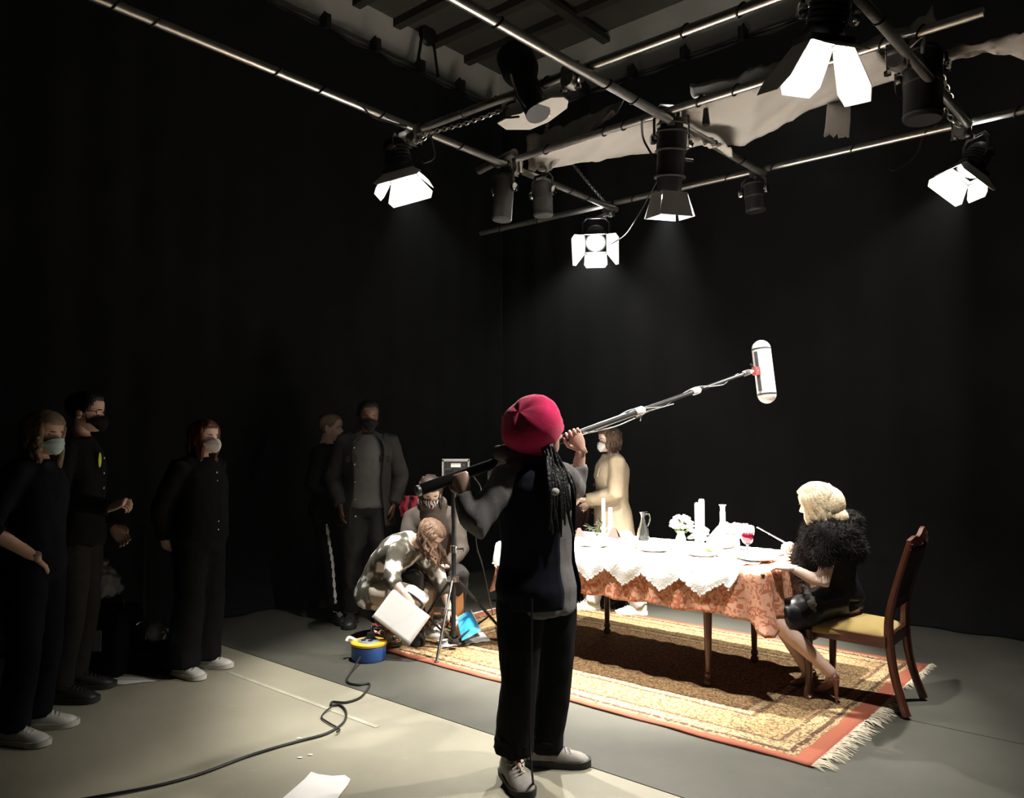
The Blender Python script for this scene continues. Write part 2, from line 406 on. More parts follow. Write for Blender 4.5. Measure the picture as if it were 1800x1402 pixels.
def fresnel(label, c, aim, top, power, k=1.0, flare=(38, 38, 42, 42), cone=95, lit=True, roll=0.0, door=1.0, group='stage lamps hung from the grid'):
    o = thing('stage_lamp', label, 'lamp', c, 0, group)
    x, y, z = frame_of(aim - c, roll); ax = (x, y, z)
    R, L = 0.105 * k, 0.24 * k
    MB().lathe([(0.03 * k, -L * 1.05), (R * 0.75, -L), (R, -L * 0.8), (R, -0.02), (R * 1.12, -0.02), (R * 1.12, 0.015), (R * 0.95, 0.015)], c, ax, 24).build('housing', M_blackmetal, o)
    for i in range(4):
        MB().lathe([(R * 1.07, -L * (0.3 + 0.13 * i)), (R * 1.07, -L * (0.3 + 0.13 * i) + 0.012)], c, ax, 24).build('cooling_rib', M_greymetal, o)
    MB().lathe([(R * 0.95, 0.012), (R * 0.9, 0.022), (R * 0.5, 0.04), (0.004, 0.045)], c, ax, 20).build('lens', M_lens if lit else M_darklens, o)
    fr = MB()
    q = R * 1.15
    for s in (-1, 1):
        fr.box(c + x * (q * s) + z * 0.03, (0.012, 2 * q, 0.03), ax); fr.box(c + y * (q * s) + z * 0.03, (2 * q, 0.012, 0.03), ax)
    fr.build('door_frame', M_greymetal, o, smooth=False)
    for (a, b), fl in zip(((x, y), (x * -1, y), (y, x), (y * -1, x)), flare):
        t = math.radians(fl); out = (z * math.cos(t) + a * math.sin(t)); n = a * math.cos(t) - z * math.sin(t)
        wide = a in (x,) or a == x * -1
        Ld = (0.20 if wide else 0.17) * k * door; w0 = q * 0.98; w1 = q * (1.62 if wide else 1.05)
        h = c + a * q + z * 0.045
        c1 = 0.25 * Ld
        prof = [(-w0, 0), (w0, 0), (w1, Ld - c1), (w1 - c1 * 0.6, Ld), (-w1 + c1 * 0.6, Ld), (-w1, Ld - c1)]
        MB().prism(prof, 0.003, (b, out, n), h).build('barn_door', M_white_enamel, o, smooth=False)
    yoke_and_hook(o, c - z * (L * 0.45), x, top, R + 0.035, max(0.1, (top.z - c.z) * 0.55))
    if lit:
        ld = bpy.data.lights.new('spot', 'SPOT'); ld.energy = power; ld.spot_size = math.radians(cone); ld.spot_blend = 0.55; ld.shadow_soft_size = 0.05 * k; ld.color = (1.0, 0.955, 0.88)
        lo = bpy.data.objects.new('lamp_light', ld); COL.objects.link(lo); lo.parent = o
        lo.location = z * 0.07
        lo.rotation_euler = (z * -1).to_track_quat('Z', 'Y').to_euler()
        add_upfill(o, z * (-L * 1.1))
    return o
TC = Vector((0.969, 5.534, 0.75))      # middle of the table top
fresnel('lit barn-door lamp hanging at the grid corner, leftmost of the bright lamps', D(703, 297, 5.33), Vector((0.05, 5.25, 0.0)), G(726, 236, ZP), POWER['corner'], 0.84, flare=(50, 34, 42, 36), cone=70)
fresnel('lit lamp hanging below the chained rear junction, lowest of the bright lamps', D(1047, 425, 7.0), Vector((0.32, 3.75, 0.2)), G(1066, 366, ZP), POWER['rear'], 0.82, flare=(40, 40, 30, 30), cone=52)
fresnel('lit lamp hanging from the rear pipe at the far right', D(1706, 296, 5.19), Vector((1.45, 4.95, 0.8)), G(1692, 220, ZP), POWER['right'], 0.74, flare=(30, 36, 28, 32), cone=60)
fresnel('biggest brightest lamp with wide white doors near the upper right', D(1449, 62, 3.62), Vector((1.15, 4.5, 0.5)), G(1470, -20, 3.75), POWER['near'], 0.84, flare=(28, 28, 74, 26), roll=0.25, cone=95, door=1.6)

def profile_spot(label, c, top, power):
    o = thing('profile_spotlight', label, 'lamp', c, 0, 'stage lamps hung from the grid')
    x, y, z = frame_of(Vector((0.97, 5.5, 0.75)) - c); ax = (x, y, z)
    MB().lathe([(0.04, -0.52), (0.085, -0.50), (0.10, -0.46), (0.10, -0.30), (0.092, -0.29), (0.092, -0.12), (0.08, -0.10), (0.08, 0.0)], c, ax, 24).build('housing', M_blackmetal, o)
    for q in (-0.47, -0.42, -0.30, -0.13):
        MB().lathe([(0.104, q), (0.107, q + 0.005), (0.104, q + 0.012)], c, ax, 24).build('housing_band', M_greymetal, o)
    for k in range(6):
        a = 2 * PI * k / 6
        MB().box(c + (x * math.cos(a) + y * math.sin(a)) * 0.098 - z * 0.445, (0.01, 0.05, 0.02), (x * math.cos(a) + y * math.sin(a), y * math.cos(a) - x * math.sin(a), z)).build('vent', M_chrome, o)
    MB().lathe([(0.077, 0.003), (0.05, 0.012), (0.003, 0.016)], c, ax, 20).build('lens', M_lens, o)
    for i, (a, b) in enumerate(((x, y), (x * -1, y), (y, x), (y * -1, x))):
        t = math.radians((18, 8, 13, 13)[i]); out = z * math.cos(t) + a * math.sin(t); n = a * math.cos(t) - z * math.sin(t)
        MB().prism([(-0.085, 0), (0.085, 0), (0.118, 0.165), (-0.118, 0.165)], 0.003, (b, out, n), c + a * 0.088 - z * 0.02).build('barn_door', mat('pale_grey_door', (0.34, 0.34, 0.33), 0.5), o, smooth=False)
    yoke_and_hook(o, c - z * 0.36, x, top, 0.125, 0.24)
    MB().tube([c + x * 0.1 - z * 0.25, c + x * 0.16 - z * 0.25], 0.012, 8).build('focus_knob', M_chrome, o)
    ld = bpy.data.lights.new('spot', 'SPOT'); ld.energy = power; ld.spot_size = math.radians(62); ld.spot_blend = 0.7; ld.shadow_soft_size = 0.05; ld.color = (1.0, 0.95, 0.87)
    lo = bpy.data.objects.new('lamp_light', ld); COL.objects.link(lo); lo.parent = o
    lo.location = z * 0.04; lo.rotation_euler = (z * -1).to_track_quat('Z', 'Y').to_euler()
    add_upfill(o, z * -0.54)
profile_spot('dark profile spotlight hanging mid-grid straight above the table', D(1176, 345, 5.19), G(1184, 214, ZP), POWER['top'])

def can_lamp(label, px, y0, y1, Y, r, top, m=M_blackmetal, lean=0.0):
    a = D(px, y0, Y); b = D(px + lean, y1, Y); L = (b - a).length; z = (b - a).normalized(); x, y = perp(z)
    o = thing('can_lamp', label, 'lamp', a, 0, 'unlit can lamps')
    MB().lathe([(r * 0.5, 0), (r * 0.8, 0.01), (r, L * 0.1), (r, L * 0.97), (r * 0.93, L)], a, (x, y, z), 20).build('can', m, o)
    MB().lathe([(r * 0.9, L * 0.985), (0.005, L * 0.97)], a, (x, y, z), 16, cap=False).build('lens', M_darklens, o)
    for q in (0.1, 0.5, 0.93):
        MB().lathe([(r * 1.03, L * q), (r * 1.03, L * q + 0.012)], a, (x, y, z), 20).build('rim_band', M_greymetal, o)
    yoke_and_hook(o, a.lerp(b, 0.35), U, top, r + 0.02, max(0.1, (top.z - a.lerp(b, 0.35).z) * 0.75))
    return o
can_lamp('unlit black can lamp hanging at upper right beside the biggest lamp', 1622, 82, 212, 4.45, 0.105, G(1622, 62, ZP + 0.1))
can_lamp('dim grey can lamp hanging left, below the white lamp flap', 888, 305, 388, 5.9, 0.075, G(893, 288, ZP), M_greymetal, -6)
can_lamp('dim black can lamp hanging beside the muslin end, right of its twin', 953, 318, 380, 6.0, 0.075, G(955, 300, ZP), M_greymetal, 2)
can_lamp('dark can lamp hanging below the rear pipe right of the profile spotlight', 1323, 318, 372, 6.1, 0.075, G(1327, 302, ZP), M_blackmetal, 6)

# unlit lantern with a white flap
pc = G(937, 198, 3.46)
o = thing('flap_lamp', 'unlit black lantern with a large white flap under it', 'lamp', pc, 0, 'unlit lamps with flaps')
outl = [(874, 217), (890, 228), (932, 228), (965, 214), (997, 190), (999, 178), (990, 171), (968, 172), (944, 183), (915, 200), (900, 203)]
lo = [G(x, y, 3.46) for x, y in outl]; hi = [p + Z * 0.008 for p in lo]
MB().rings([lo, hi]).build('white_flap', M_white_enamel, o, smooth=False)
a, b = D(947, 202, 4.55), D(902, 92, 4.75); z = (b - a).normalized(); x, y = perp(z); L = (b - a).length
MB().lathe([(0.075, 0.01), (0.075, L * 0.55), (0.10, L * 0.62), (0.115, L * 0.7), (0.115, L * 0.95), (0.08, L)], a, (x, y, z), 20).build('housing', M_blackmetal, o)
for s in (-1, 1): MB().tube([a + x * 0.09 * s + z * 0.02, a + x * 0.12 * s + z * 0.1, a + x * 0.10 * s + z * 0.3], 0.008, 6).build('bracket', M_chrome, o)
MB().tube([a + z * L * 0.8 + x * 0.12, G(905, 178, ZP)], 0.012, 6).build('hook_clamp', M_clamp, o)
MB().smooth_tube([G(905, 178, 3.6), D(890, 185, 4.8), D(887, 205, 4.7), D(912, 205, 4.6)], 0.007, 6).build('lamp_lead', M_cable, o)

# cables and odds on the grid
def cable(label, pts, r=0.008, m=M_cable, group='loose leads'):
    o = MB().smooth_tube(pts, r, 6, 7).build('cable', m); tag(o, label, 'cable', group); return o
cable('thin black lead drooping under the left pipe', [G(630, 178, 3.58), G(655, 205, 3.55), G(690, 216, 3.56), G(715, 222, 3.58)], 0.006)
cable('thin lead looping beside the left lamp', [G(758, 240, 3.55), D(764, 275, 5.3), D(745, 286, 5.3), D(733, 280, 5.3), D(722, 300, 5.3)], 0.006)
cable('thin lead dropping from the pipe to the profile spotlight', [G(1128, 210, 3.6), D(1130, 240, 5.2), D(1140, 262, 5.2), D(1156, 286, 5.2)], 0.007)
cable('thin lead trailing from the profile spotlight to the lowest lamp', [D(1155, 318, 5.4), D(1118, 385, 5.9), D(1097, 414, 6.6), D(1068, 432, 6.9)], 0.006)
cable('thin lead hanging under the rear pipe toward the right lamp', [G(1648, 218, 3.6), D(1625, 235, 5.4), D(1612, 268, 5.5), D(1590, 290, 5.5), D(1570, 300, 5.5), D(1563, 296, 5.6)], 0.006)
cable('pale lead hanging behind the black can lamp', [G(1573, 130, 3.6), D(1574, 160, 4.5), D(1582, 172, 4.5), D(1592, 176, 4.45)], 0.004)
for k, (px, py, nm) in enumerate(((1241, 205, 'dark weight hanging on a thread below the middle pipe'), (1430, 8, 'ribbed steel plug hanging above the biggest lamp'))):
    c = D(px, py, 5.0 if k == 0 else 3.75); o = thing('hanging_weight' if k == 0 else 'lamp_plug', nm, 'weight' if k == 0 else 'plug', c)
    if k == 0:
        MB().lathe([(0.008, 0.06), (0.016, 0.05), (0.026, -0.045), (0.022, -0.055)], c, None, 10).build('bob', M_blackmetal, o)
        MB().tube([c + Z * 0.05, G(1243, 190, ZP) + Z * 0], 0.003, 5).build('thread', M_cable, o)
    else:
        MB().lathe([(0.02, 0.12), (0.028, 0.11), (0.028, 0.04), (0.036, 0.03), (0.036, -0.01), (0.024, -0.02), (0.018, -0.07), (0.008, -0.11)], c, frame_of(Vector((-0.25, 0, 1))), 12).build('body', M_clamp, o)
        MB().smooth_tube([c + Vector((0.02, 0, -0.11)), D(1462, 42, 3.7)], 0.006, 6).build('lead', M_cable, o)

# white muslin slung over the grid
def drape(label, top, bot, nu=50, nv=14, z0=0.0, sag=0.10, seed=0.0):
    top = [Vector(p) for p in top]; bot = [Vector(p) for p in bot]
    def along(ps, t):
        q = t * (len(ps) - 1); i = min(int(q), len(ps) - 2); f = q - i
        f = f * f * (3 - 2 * f) * 0.3 + f * 0.7
        return ps[i].lerp(ps[i + 1], f)
    def fn(s, t):
        p = along(top, s).lerp(along(bot, s), t)
        w = noise.noise(Vector((s * 9 + seed, t * 2.2, seed))) * 0.05 + noise.noise(Vector((s * 26 + t * 5, t * 3 + seed, 3))) * 0.022
        return p + Z * (w - sag * math.sin(PI * t)) + V * w * 0.6
    o = MB().grid(fn, nu, nv).build('muslin_cloth', M_muslin, sharp=None); solid(o, 0.003); tag(o, label, 'cloth', 'muslin slung on the grid'); return o
drape('long grey-white muslin sheet slung below the middle pipes', [G(925, 272, 3.66), G(1060, 232, 3.67), G(1200, 190, 3.67), G(1330, 150, 3.67), G(1420, 122, 3.67), G(1540, 85, 3.67)],
      [G(960, 296, 3.72), G(1060, 281, 3.72), G(1180, 264, 3.72), G(1310, 252, 3.66), G(1400, 205, 3.66), G(1590, 130, 3.72)], 70, 14, seed=2.0, sag=0.03)
drape('rumpled upper fold of grey-white muslin between pipe and back wall', [G(1212, 148, 4.0), G(1300, 132, 4.0), G(1360, 108, 4.0), G(1480, 90, 4.0), G(1600, 45, 4.0), G(1640, 10, 4.0)],
      [G(1225, 168, 3.75), G(1290, 178, 3.72), G(1370, 155, 3.7), G(1480, 118, 3.7), G(1590, 85, 3.75), G(1660, 40, 3.8)], 50, 10, seed=7.0, sag=0.06)
drape('narrow muslin end hanging down beside the dim can lamps', [G(925, 240, 3.9), G(985, 222, 3.9), G(1040, 200, 3.9), G(1098, 175, 3.9)], [G(930, 300, 3.62), G(965, 300, 3.62), G(1005, 262, 3.7), G(1075, 195, 3.8)], 30, 10, seed=4.0, sag=0.04)
drape('flat muslin strip stretched behind the unlit black can lamp', [G(1490, 140, 3.75), G(1590, 110, 3.75), G(1700, 78, 3.75), G(1830, 50, 3.75)], [G(1490, 163, 3.72), G(1590, 132, 3.72), G(1725, 92, 3.72), G(1830, 108, 3.72)], 40, 8, seed=11.0, sag=0.01)
drape('dark muslin scrap wound on the slanting pipe above the rear clamp', [G(1195, 214, 3.64), G(1240, 240, 3.64), G(1290, 268, 3.64)], [G(1190, 222, 3.55), G(1238, 252, 3.54), G(1286, 262, 3.5)], 24, 8, seed=13.0, sag=0.03)
drape('grey cloth scrap hanging below the biggest lamp', [G(1455, 178, 3.7), G(1496, 176, 3.7)], [D(1448, 238, 4.9), D(1493, 240, 4.9)], 12, 10, seed=17.0, sag=0.0)
# ------------------------------------------------------------------ people
def interp(tab, t):
    for (a, x), (b, y) in zip(tab, tab[1:]):
        if t <= b: return x + (y - x) * (t - a) / (b - a)
    return tab[-1][1]
HW_ = [(0, .0), (.04, .030), (.12, .046), (.25, .060), (.4, .068), (.5, .072), (.6, .075), (.75, .074), (.87, .062), (.95, .041), (1, .0)]
HF_ = [(0, .055), (.04, .080), (.12, .088), (.25, .087), (.4, .088), (.5, .086), (.6, .093), (.75, .091), (.87, .073), (.95, .044), (1, .0)]
HB_ = [(0, .02), (.04, .012), (.12, .02), (.25, .045), (.4, .082), (.5, .097), (.6, .104), (.75, .102), (.87, .083), (.95, .05), (1, .0)]
def head_pt(a, t, face=True):
    """a: angle from straight ahead (+ to the right), t: 0 chin .. 1 crown; head-local metres (right, forward, up)"""
    w = interp(HW_, t); c, s = math.cos(a), math.sin(a)
    y = (interp(HF_, t) if c > 0 else interp(HB_, t)) * (abs(c) ** 0.85) * (1 if c > 0 else -1)
    x = w * (abs(s) ** 0.9) * (1 if s > 0 else -1)
    if face and c > 0:
        y += 0.026 * math.exp(-(a / 0.15) ** 2) * max(0, 1 - abs(t - 0.37) / (0.07 if t < 0.37 else 0.17))
        for e in (-0.42, 0.42): y -= 0.011 * math.exp(-((a - e) / 0.19) ** 2 - ((t - 0.5) / 0.05) ** 2)
        y += 0.0035 * math.exp(-(a / 0.3) ** 2 - ((t - 0.235) / 0.03) ** 2) + 0.004 * math.exp(-(a / 0.3) ** 2 - ((t - 0.175) / 0.025) ** 2)
        y -= 0.0015 * math.exp(-(a / 0.35) ** 2 - ((t - 0.205) / 0.012) ** 2)
        y += 0.005 * math.exp(-((abs(a) - 0.35) / 0.25) ** 2 - ((t - 0.575) / 0.03) ** 2)
    return Vector((x, y, -0.115 + 0.23 * t))

M_lip = mat('lips', (0.46, 0.24, 0.20), 0.5)
M_eye = mat('eye_dark', (0.02, 0.018, 0.016), 0.2)
def skin(name, col): return mat('skin_' + name, col, 0.5, var=0.06, scale=30, bump=0.05, bscale=200)

class Person:
    def __init__(s, label, base, face, H=1.70, head_face=None, head_up=None, build=1.0, twist=None, **J):
        s.k = k = H / 1.72; s.b = build
        base = Vector((base[0], base[1], 0)); s.base = base
        f = Vector((face[0], face[1], 0)).normalized(); r = Vector((f.y, -f.x, 0)); s.f, s.r = f, r
        tf = Vector((twist[0], twist[1], 0)).normalized() if twist else f; tr = Vector((tf.y, -tf.x, 0)); s.tf, s.tr = tf, tr
        def L(x, y, z): return base + r * (x * k) + f * (y * k) + Z * (z * k)
        def T(x, y, z): return base + tr * (x * k) + tf * (y * k) + Z * (z * k)
        s.L, s.T = L, T
        j = dict(pel=L(0, 0, .93), waist=L(0, .01, 1.08), chest=T(0, .01, 1.27), neck=T(0, -.01, 1.46), head=T(0, .03, 1.605))
        for sd, q in (('R', 1), ('L', -1)):
            j['hip' + sd] = L(.09 * q, 0, .90); j['kn' + sd] = L(.105 * q, .02, .49); j['an' + sd] = L(.11 * q, -.03, .085); j['toe' + sd] = L(.135 * q, .16, .025)
            j['sh' + sd] = T(.175 * q * build ** .5, -.015, 1.40); j['el' + sd] = T(.235 * q * build ** .5, -.05, 1.12); j['wr' + sd] = T(.24 * q * build ** .5, .05, .90)
        j.update(J); s.j = j
        hf = Vector(head_face).normalized() if head_face is not None else tf.copy()
        hu = Vector(head_up).normalized() if head_up is not None else Z.copy()
        hr = hf.cross(hu).normalized(); hu = hr.cross(hf).normalized(); s.hr, s.hf, s.hu = hr, hf, hu
        s.o = thing('person', label, 'person', base, 0, 'people in the studio')
        s.hand_spec = {}
    def H(s, v, sc=1.0): return s.j['head'] + (s.hr * v.x + s.hf * v.y + s.hu * v.z) * (s.k * sc)
    def hand(s, side, d, n, curl=(25, 30, 20), thumb=25): s.hand_spec[side] = (Vector(d).normalized(), Vector(n).normalized(), curl, thumb)
    def _hand(s, mb, side):
        k = s.k; w = s.j['wr' + side]; e = s.j['el' + side]
        d, n, curl, thumb = s.hand_spec.get(side, ((w - e).normalized(), s.tr * (1 if side == 'L' else -1), (22, 28, 18), 25))
        n = (n - d * n.dot(d)).normalized(); x = d.cross(n).normalized()
        # thumb on the side that lies forward/up for a natural hand
        q = 1 if side == 'R' else -1
        x = x * q                                                   # x points to the thumb
        rings = []
        for t, hw, ht in ((-.03, .024, .020), (0, .026, .019), (.03, .038, .019), (.065, .042, .016), (.09, .041, .013), (.1, .036, .009)):
            c = w + d * (t * k); m = 12
            rings.append([c + x * (math.cos(2 * PI * i / m) * hw * k) + n * (math.sin(2 * PI * i / m) * ht * k) for i in range(m)])
        mb.rings(rings)
        for fx, ln, r in ((.031, .072, .0088), (.0105, .080, .0092), (-.0105, .074, .0088), (-.030, .058, .0078)):
            p = w + d * (.085 * k) + x * (fx * k); pts = [p - d * .012 * k, p]; dd = d.copy(); ax = x
            ang = 0
            for seg, cu in zip((.45, .31, .24), curl):
                ang += math.radians(cu); v = d * math.cos(ang) + n * math.sin(ang) + x * (fx * 1.6)
                p = p + v.normalized() * (ln * seg * k); pts.append(p)
            rr = [r * k, r * k * 1.02, r * k * .95, r * k * .88, r * k * .6]
            mb.tube(pts, rr, 8)
        p = w + d * (.018 * k) + x * (.022 * k); ta = math.radians(thumb)
        v1 = d * .65 + x * .7 + n * .25; v2 = d * .9 + x * math.cos(ta) * .25 + n * math.sin(ta) * 1.0; v3 = d * .9 + n * math.sin(ta) * 1.6 - x * .1
        p1 = p + v1.normalized() * .038 * k; p2 = p1 + v2.normalized() * .033 * k; p3 = p2 + v3.normalized() * .026 * k
        mb.tube([p - v1.normalized() * .01, p, p1, p2, p3], [.012 * k, .014 * k, .0115 * k, .0105 * k, .006 * k], 8)
    def _ring(s, c, hw, hd, sx, ax, n=20, back=1.0):
        sx = sx.normalized(); fw = ax.cross(sx).normalized() * 1
        return [c + sx * (math.cos(2 * PI * i / n) * hw) + fw * (math.sin(2 * PI * i / n) * hd) for i in range(n)]
    def torso_rings(s, off=0.0, hem=None, hemw=None, top=True, wide=1.0, collar=0.012, belly=0.0):
        j, k = s.j, s.k; b = s.b * wide
        sh = (j['shR'] - j['shL']).normalized(); hp = (j['hipR'] - j['hipL']).normalized()
        dn = (j['pel'] - j['waist']).normalized()
        up = j['neck'] - j['chest']
        st = []
        if hem is None: st.append((j['pel'] + dn * .10 * k, .125 * b, .10 * b, 0))
        else:
            st.append((j['pel'] + dn * hem * k, (hemw or .19) * b, (hemw or .19) * .72 * b, 0))
            if hem > 0.12: st.append((j['pel'] + dn * hem * .5 * k, ((hemw or .19) * .5 + .088) * b, ((hemw or .19) * .36 + .062) * b, 0))
        gm = .012 if hem is not None else 0
        st += [(j['pel'], (.168 + gm) * b, (.118 + gm) * b, 0), (j['pel'].lerp(j['waist'], .6), (.15 + belly) * b, (.108 + belly) * b, .3), (j['waist'].lerp(j['chest'], .2), (.146 + belly) * b, (.106 + belly) * b, .5), (j['chest'], .162 * b, .118 * b, .85),
               (j['chest'] + up * .35, .165 * b, .112 * b, 1), (j['chest'] + up * .62, .150 * b ** .5, .095 * b, 1), (j['chest'] + up * .82, .098 * b ** .5, .075 * b ** .5, 1), (j['chest'] + up * .97, .062 + collar, .060 + collar, 1)]
        cs = [x[0] for x in st]; rings = []
        for i, (c, w, d, t) in enumerate(st):
            ax = (cs[min(i + 1, len(cs) - 1)] - cs[max(i - 1, 0)]).normalized(); sx = hp.lerp(sh, t); sx = sx - ax * sx.dot(ax)
            rings.append(s._ring(c, w * k + off, d * k + off, sx, ax))
        return rings
    def body(s, sk, brow=None, open_eyes=True):
        j, k, b = s.j, s.k, s.b; mb = MB()
        mb.rings(s.torso_rings())
        hd = s.H(Vector((0, -.015, -.06)))
        mb.tube([j['neck'] - (hd - j['neck']).normalized() * .06 * k, j['neck'], hd, hd + s.hu * .04], [.062 * k, .056 * k, .054 * k, .05 * k], 12)
        for sd in 'RL':
            sh, el, wr = j['sh' + sd], j['el' + sd], j['wr' + sd]
            inn = sh.lerp(j['chest'].lerp(j['neck'], .7), .4)
            mb.tube([inn, sh, sh.lerp(el, .4), el, el.lerp(wr, .3), wr.lerp(el, .2), wr], [x * k * b ** .4 for x in (.06, .056, .049, .040, .040, .030, .025)], 12)
            hp, kn, an, to = j['hip' + sd], j['kn' + sd], j['an' + sd], j['toe' + sd]
            mb.tube([hp.lerp(j['pel'], .3), hp, hp.lerp(kn, .4), hp.lerp(kn, .85), kn, kn.lerp(an, .3), kn.lerp(an, .75), an], [x * k * b ** .5 for x in (.08, .088, .080, .060, .057, .056, .040, .036)], 12)
            mb.tube([an + (an - to).normalized() * .03 * k, an, an.lerp(to, .5) - Z * .012, to.lerp(an, .15)], [.022 * k, .027 * k, .016 * k, .008 * k], 10)
        m = fuse(mb, 0.013, 3)
        s._hand(m, 'R'); s._hand(m, 'L')
        na, nt = 36, 34
        ts = [0.012 + 0.976 * (i / nt) for i in range(nt + 1)]
        m.rings([[s.H(head_pt(2 * PI * a / na, t)) for a in range(na)] for t in ts])
        for q in (-1, 1):
            ax = (s.hr, s.hf, s.hu)
            m.ell(s.H(Vector((.075 * q, -.008, -.012))), (.009 * k, .019 * k, .031 * k), ax, 10, 8)
            m.cur = 1
            e = head_pt(.42 * q, .5); m.ell(s.H(e + Vector((0, -.004, 0))), (.013 * k, .008 * k, .0055 * k), ax, 8, 6)
            m.tube([s.H(head_pt(x * q, .565) + Vector((0, .003, 0))) for x in (.2, .38, .58)], [.003 * k, .0042 * k, .002 * k], 6)
            m.cur = 0
        m.cur = 2
        m.tube([s.H(head_pt(x, .205) + Vector((0, -.001, 0))) for x in (-.26, -.1, .1, .26)], [.0015 * k, .0045 * k, .0045 * k, .0015 * k], 6)
        m.cur = 0
        while len(m.m) < len(m.f): m.m.append(0)
        s.bodyo = m.build('body', [sk, brow or M_eye, M_lip], s.o, sharp=None)
        return s
    def top(s, m, name='jacket', hem=.10, hemw=.185, off=.016, sleeve=1.0, sr=1.0, fold=(.007, 9, 5), wide=1.0, collar=.012, belly=0.0, extra=None, voxel=.014, smooth=3):
        j, k, b = s.j, s.k, s.b; mb = MB(); mb.rings(s.torso_rings(off, hem, hemw, wide=wide, collar=collar, belly=belly))
        for sd in 'RL':
            sh, el, wr = j['sh' + sd], j['el' + sd], j['wr' + sd]
            inn = sh.lerp(j['chest'].lerp(j['neck'], .75), .45)
            R = [(x * k * b ** .4 + off * .8) * sr for x in (.055, .054, .049, .044, .041, .035, .034)]
            sv = sleeve if not isinstance(sleeve, dict) else sleeve[sd]
            if sv >= .95: mb.tube([inn, sh, sh.lerp(el, .4), el, el.lerp(wr, .3), el.lerp(wr, .75), el.lerp(wr, sv)], R, 14)
            elif sv > .5: mb.tube([inn, sh, sh.lerp(el, .4), el, el.lerp(wr, .25), el.lerp(wr, (sv - .5) * 2)], R[:6], 14)
            else: mb.tube([inn, sh, sh.lerp(el, .5), sh.lerp(el, sv * 2)], R[:4], 14)
        if extra: extra(mb)
        f = fuse(mb, voxel, smooth, fold)
        return f.build(name, m, s.o, sharp=None)
    def trousers(s, m, off=.014, flare=0.0, fold=(.006, 8, 5), wide=1.0, name='trousers', thigh=1.0, end=1.03):
        j, k, b = s.j, s.k, s.b * wide; mb = MB()
        hp = (j['hipR'] - j['hipL']).normalized(); up = (j['waist'] - j['pel']).normalized()
        mb.rings([s._ring(j['pel'] + up * (z * k), w * k * b + off, d * k * b + off, hp, up) for z, w, d in ((-.10, .13, .10), (-.05, .165, .118), (0, .170, .120), (.06, .146, .104), (.11, .128, .090))])
        for sd in 'RL':
            hq, kn, an = j['hip' + sd], j['kn' + sd], j['an' + sd]
            e = kn.lerp(an, end)
            mb.tube([hq.lerp(j['pel'], .3) + Z * .02, hq, hq.lerp(kn, .4), hq.lerp(kn, .85), kn, kn.lerp(an, .3), kn.lerp(an, .75), e],
                    [(x * k * b ** .5 * (thigh if i < 4 else 1) + off + flare * (i / 7) ** 2) for i, x in enumerate((.085, .092, .085, .066, .062, .060, .052, .054))], 14)
        f = fuse(mb, .014, 3, fold)
        return f.build(name, m, s.o, sharp=None)
    def shoe(s, sd, m, sole_m, heel=None, toe=None, lace_m=None, L=.285, low=1.0):
        """trainer from heel point to toe point on the floor"""
        j, k = s.j, s.k
        if heel is None:
            a = j['an' + sd]; t = j['toe' + sd]; d = Vector((t.x - a.x, t.y - a.y, 0)).normalized(); heel = Vector((a.x, a.y, 0)) - d * .07 * k
        else: d = Vector((toe.x - heel.x, toe.y - heel.y, 0)).normalized()
        L = L * k; x = Vector((d.y, -d.x, 0))
        W = [(0, .020), (.06, .036), (.25, .041), (.5, .046), (.72, .052), (.88, .046), (.97, .028), (1, .010)]
        Hh = [(0, .090), (.06, .105), (.2, .110), (.36, .104), (.5, .086), (.7, .066), (.88, .054), (.97, .042), (1, .030)]
        rings = []; srings = []
        for i in range(15):
            t = i / 14; w = interp(W, t) * k; h = interp(Hh, t) * k * low; c = heel + d * (L * t)
            prof = [(-.95, .022), (-1.02, .03), (-.98, .5), (-.72, .85), (-.3, 1), (.3, 1), (.72, .85), (.98, .5), (1.02, .03), (.95, .022)]
            rings.append([c + x * (a * w) + Z * (z if z < .04 else .022 + z * (h - .022)) for a, z in prof])
            sw = (w + .005 * k); rise = .006 * max(0, (t - .75) / .25)
            srings.append([c + x * (a * sw) + d * (.006 * (1 if t > .5 else -1)) + Z * (z + rise) for a, z in ((-1, 0.001), (1, 0.001), (1.04, .030), (-1.04, .030))])
        o = MB().rings(rings).build('shoe', m, s.o, sharp=None)
        MB().rings(srings).build('sole', sole_m, o, sharp=50)
        mb = MB()
        for q in range(4):
            t = .40 + q * .075; h = interp(Hh, t) * k * low + .003; w = interp(W, t) * k * .55; c = heel + d * (L * t)
            mb.tube([c - x * w + Z * (h - .008), c + Z * (h + .004), c + x * w + Z * (h - .008)], .0035, 5)
            mb.tube([c - x * w + Z * (h - .006), c + d * .02 + Z * h, c + x * w + d * .022 + Z * (h - .012)], .0028, 5)
        t = .40; h = interp(Hh, t) * k * low + .004; c = heel + d * (L * t)
        for q in (-1, 1): mb.smooth_tube([c + Z * h, c + x * .02 * q + Z * (h + .012), c + x * .045 * q + d * .015 + Z * (h - .005), c + x * .02 * q + d * .03 + Z * (h - .01)], .0028, 5, 4)
        mb.build('laces', lace_m or sole_m, o)
        mb = MB().tube([heel + d * (L * t) + x * (math.cos(a) * .036 * k) * 1 + d * (math.sin(a) * .055 * k) + Z * (.104 * k * low) for a in [2 * PI * i / 12 for i in range(12)] for t in (.2,)], .007, 6, closed=True)
        mb.build('shoe_collar', m, o)
        return o
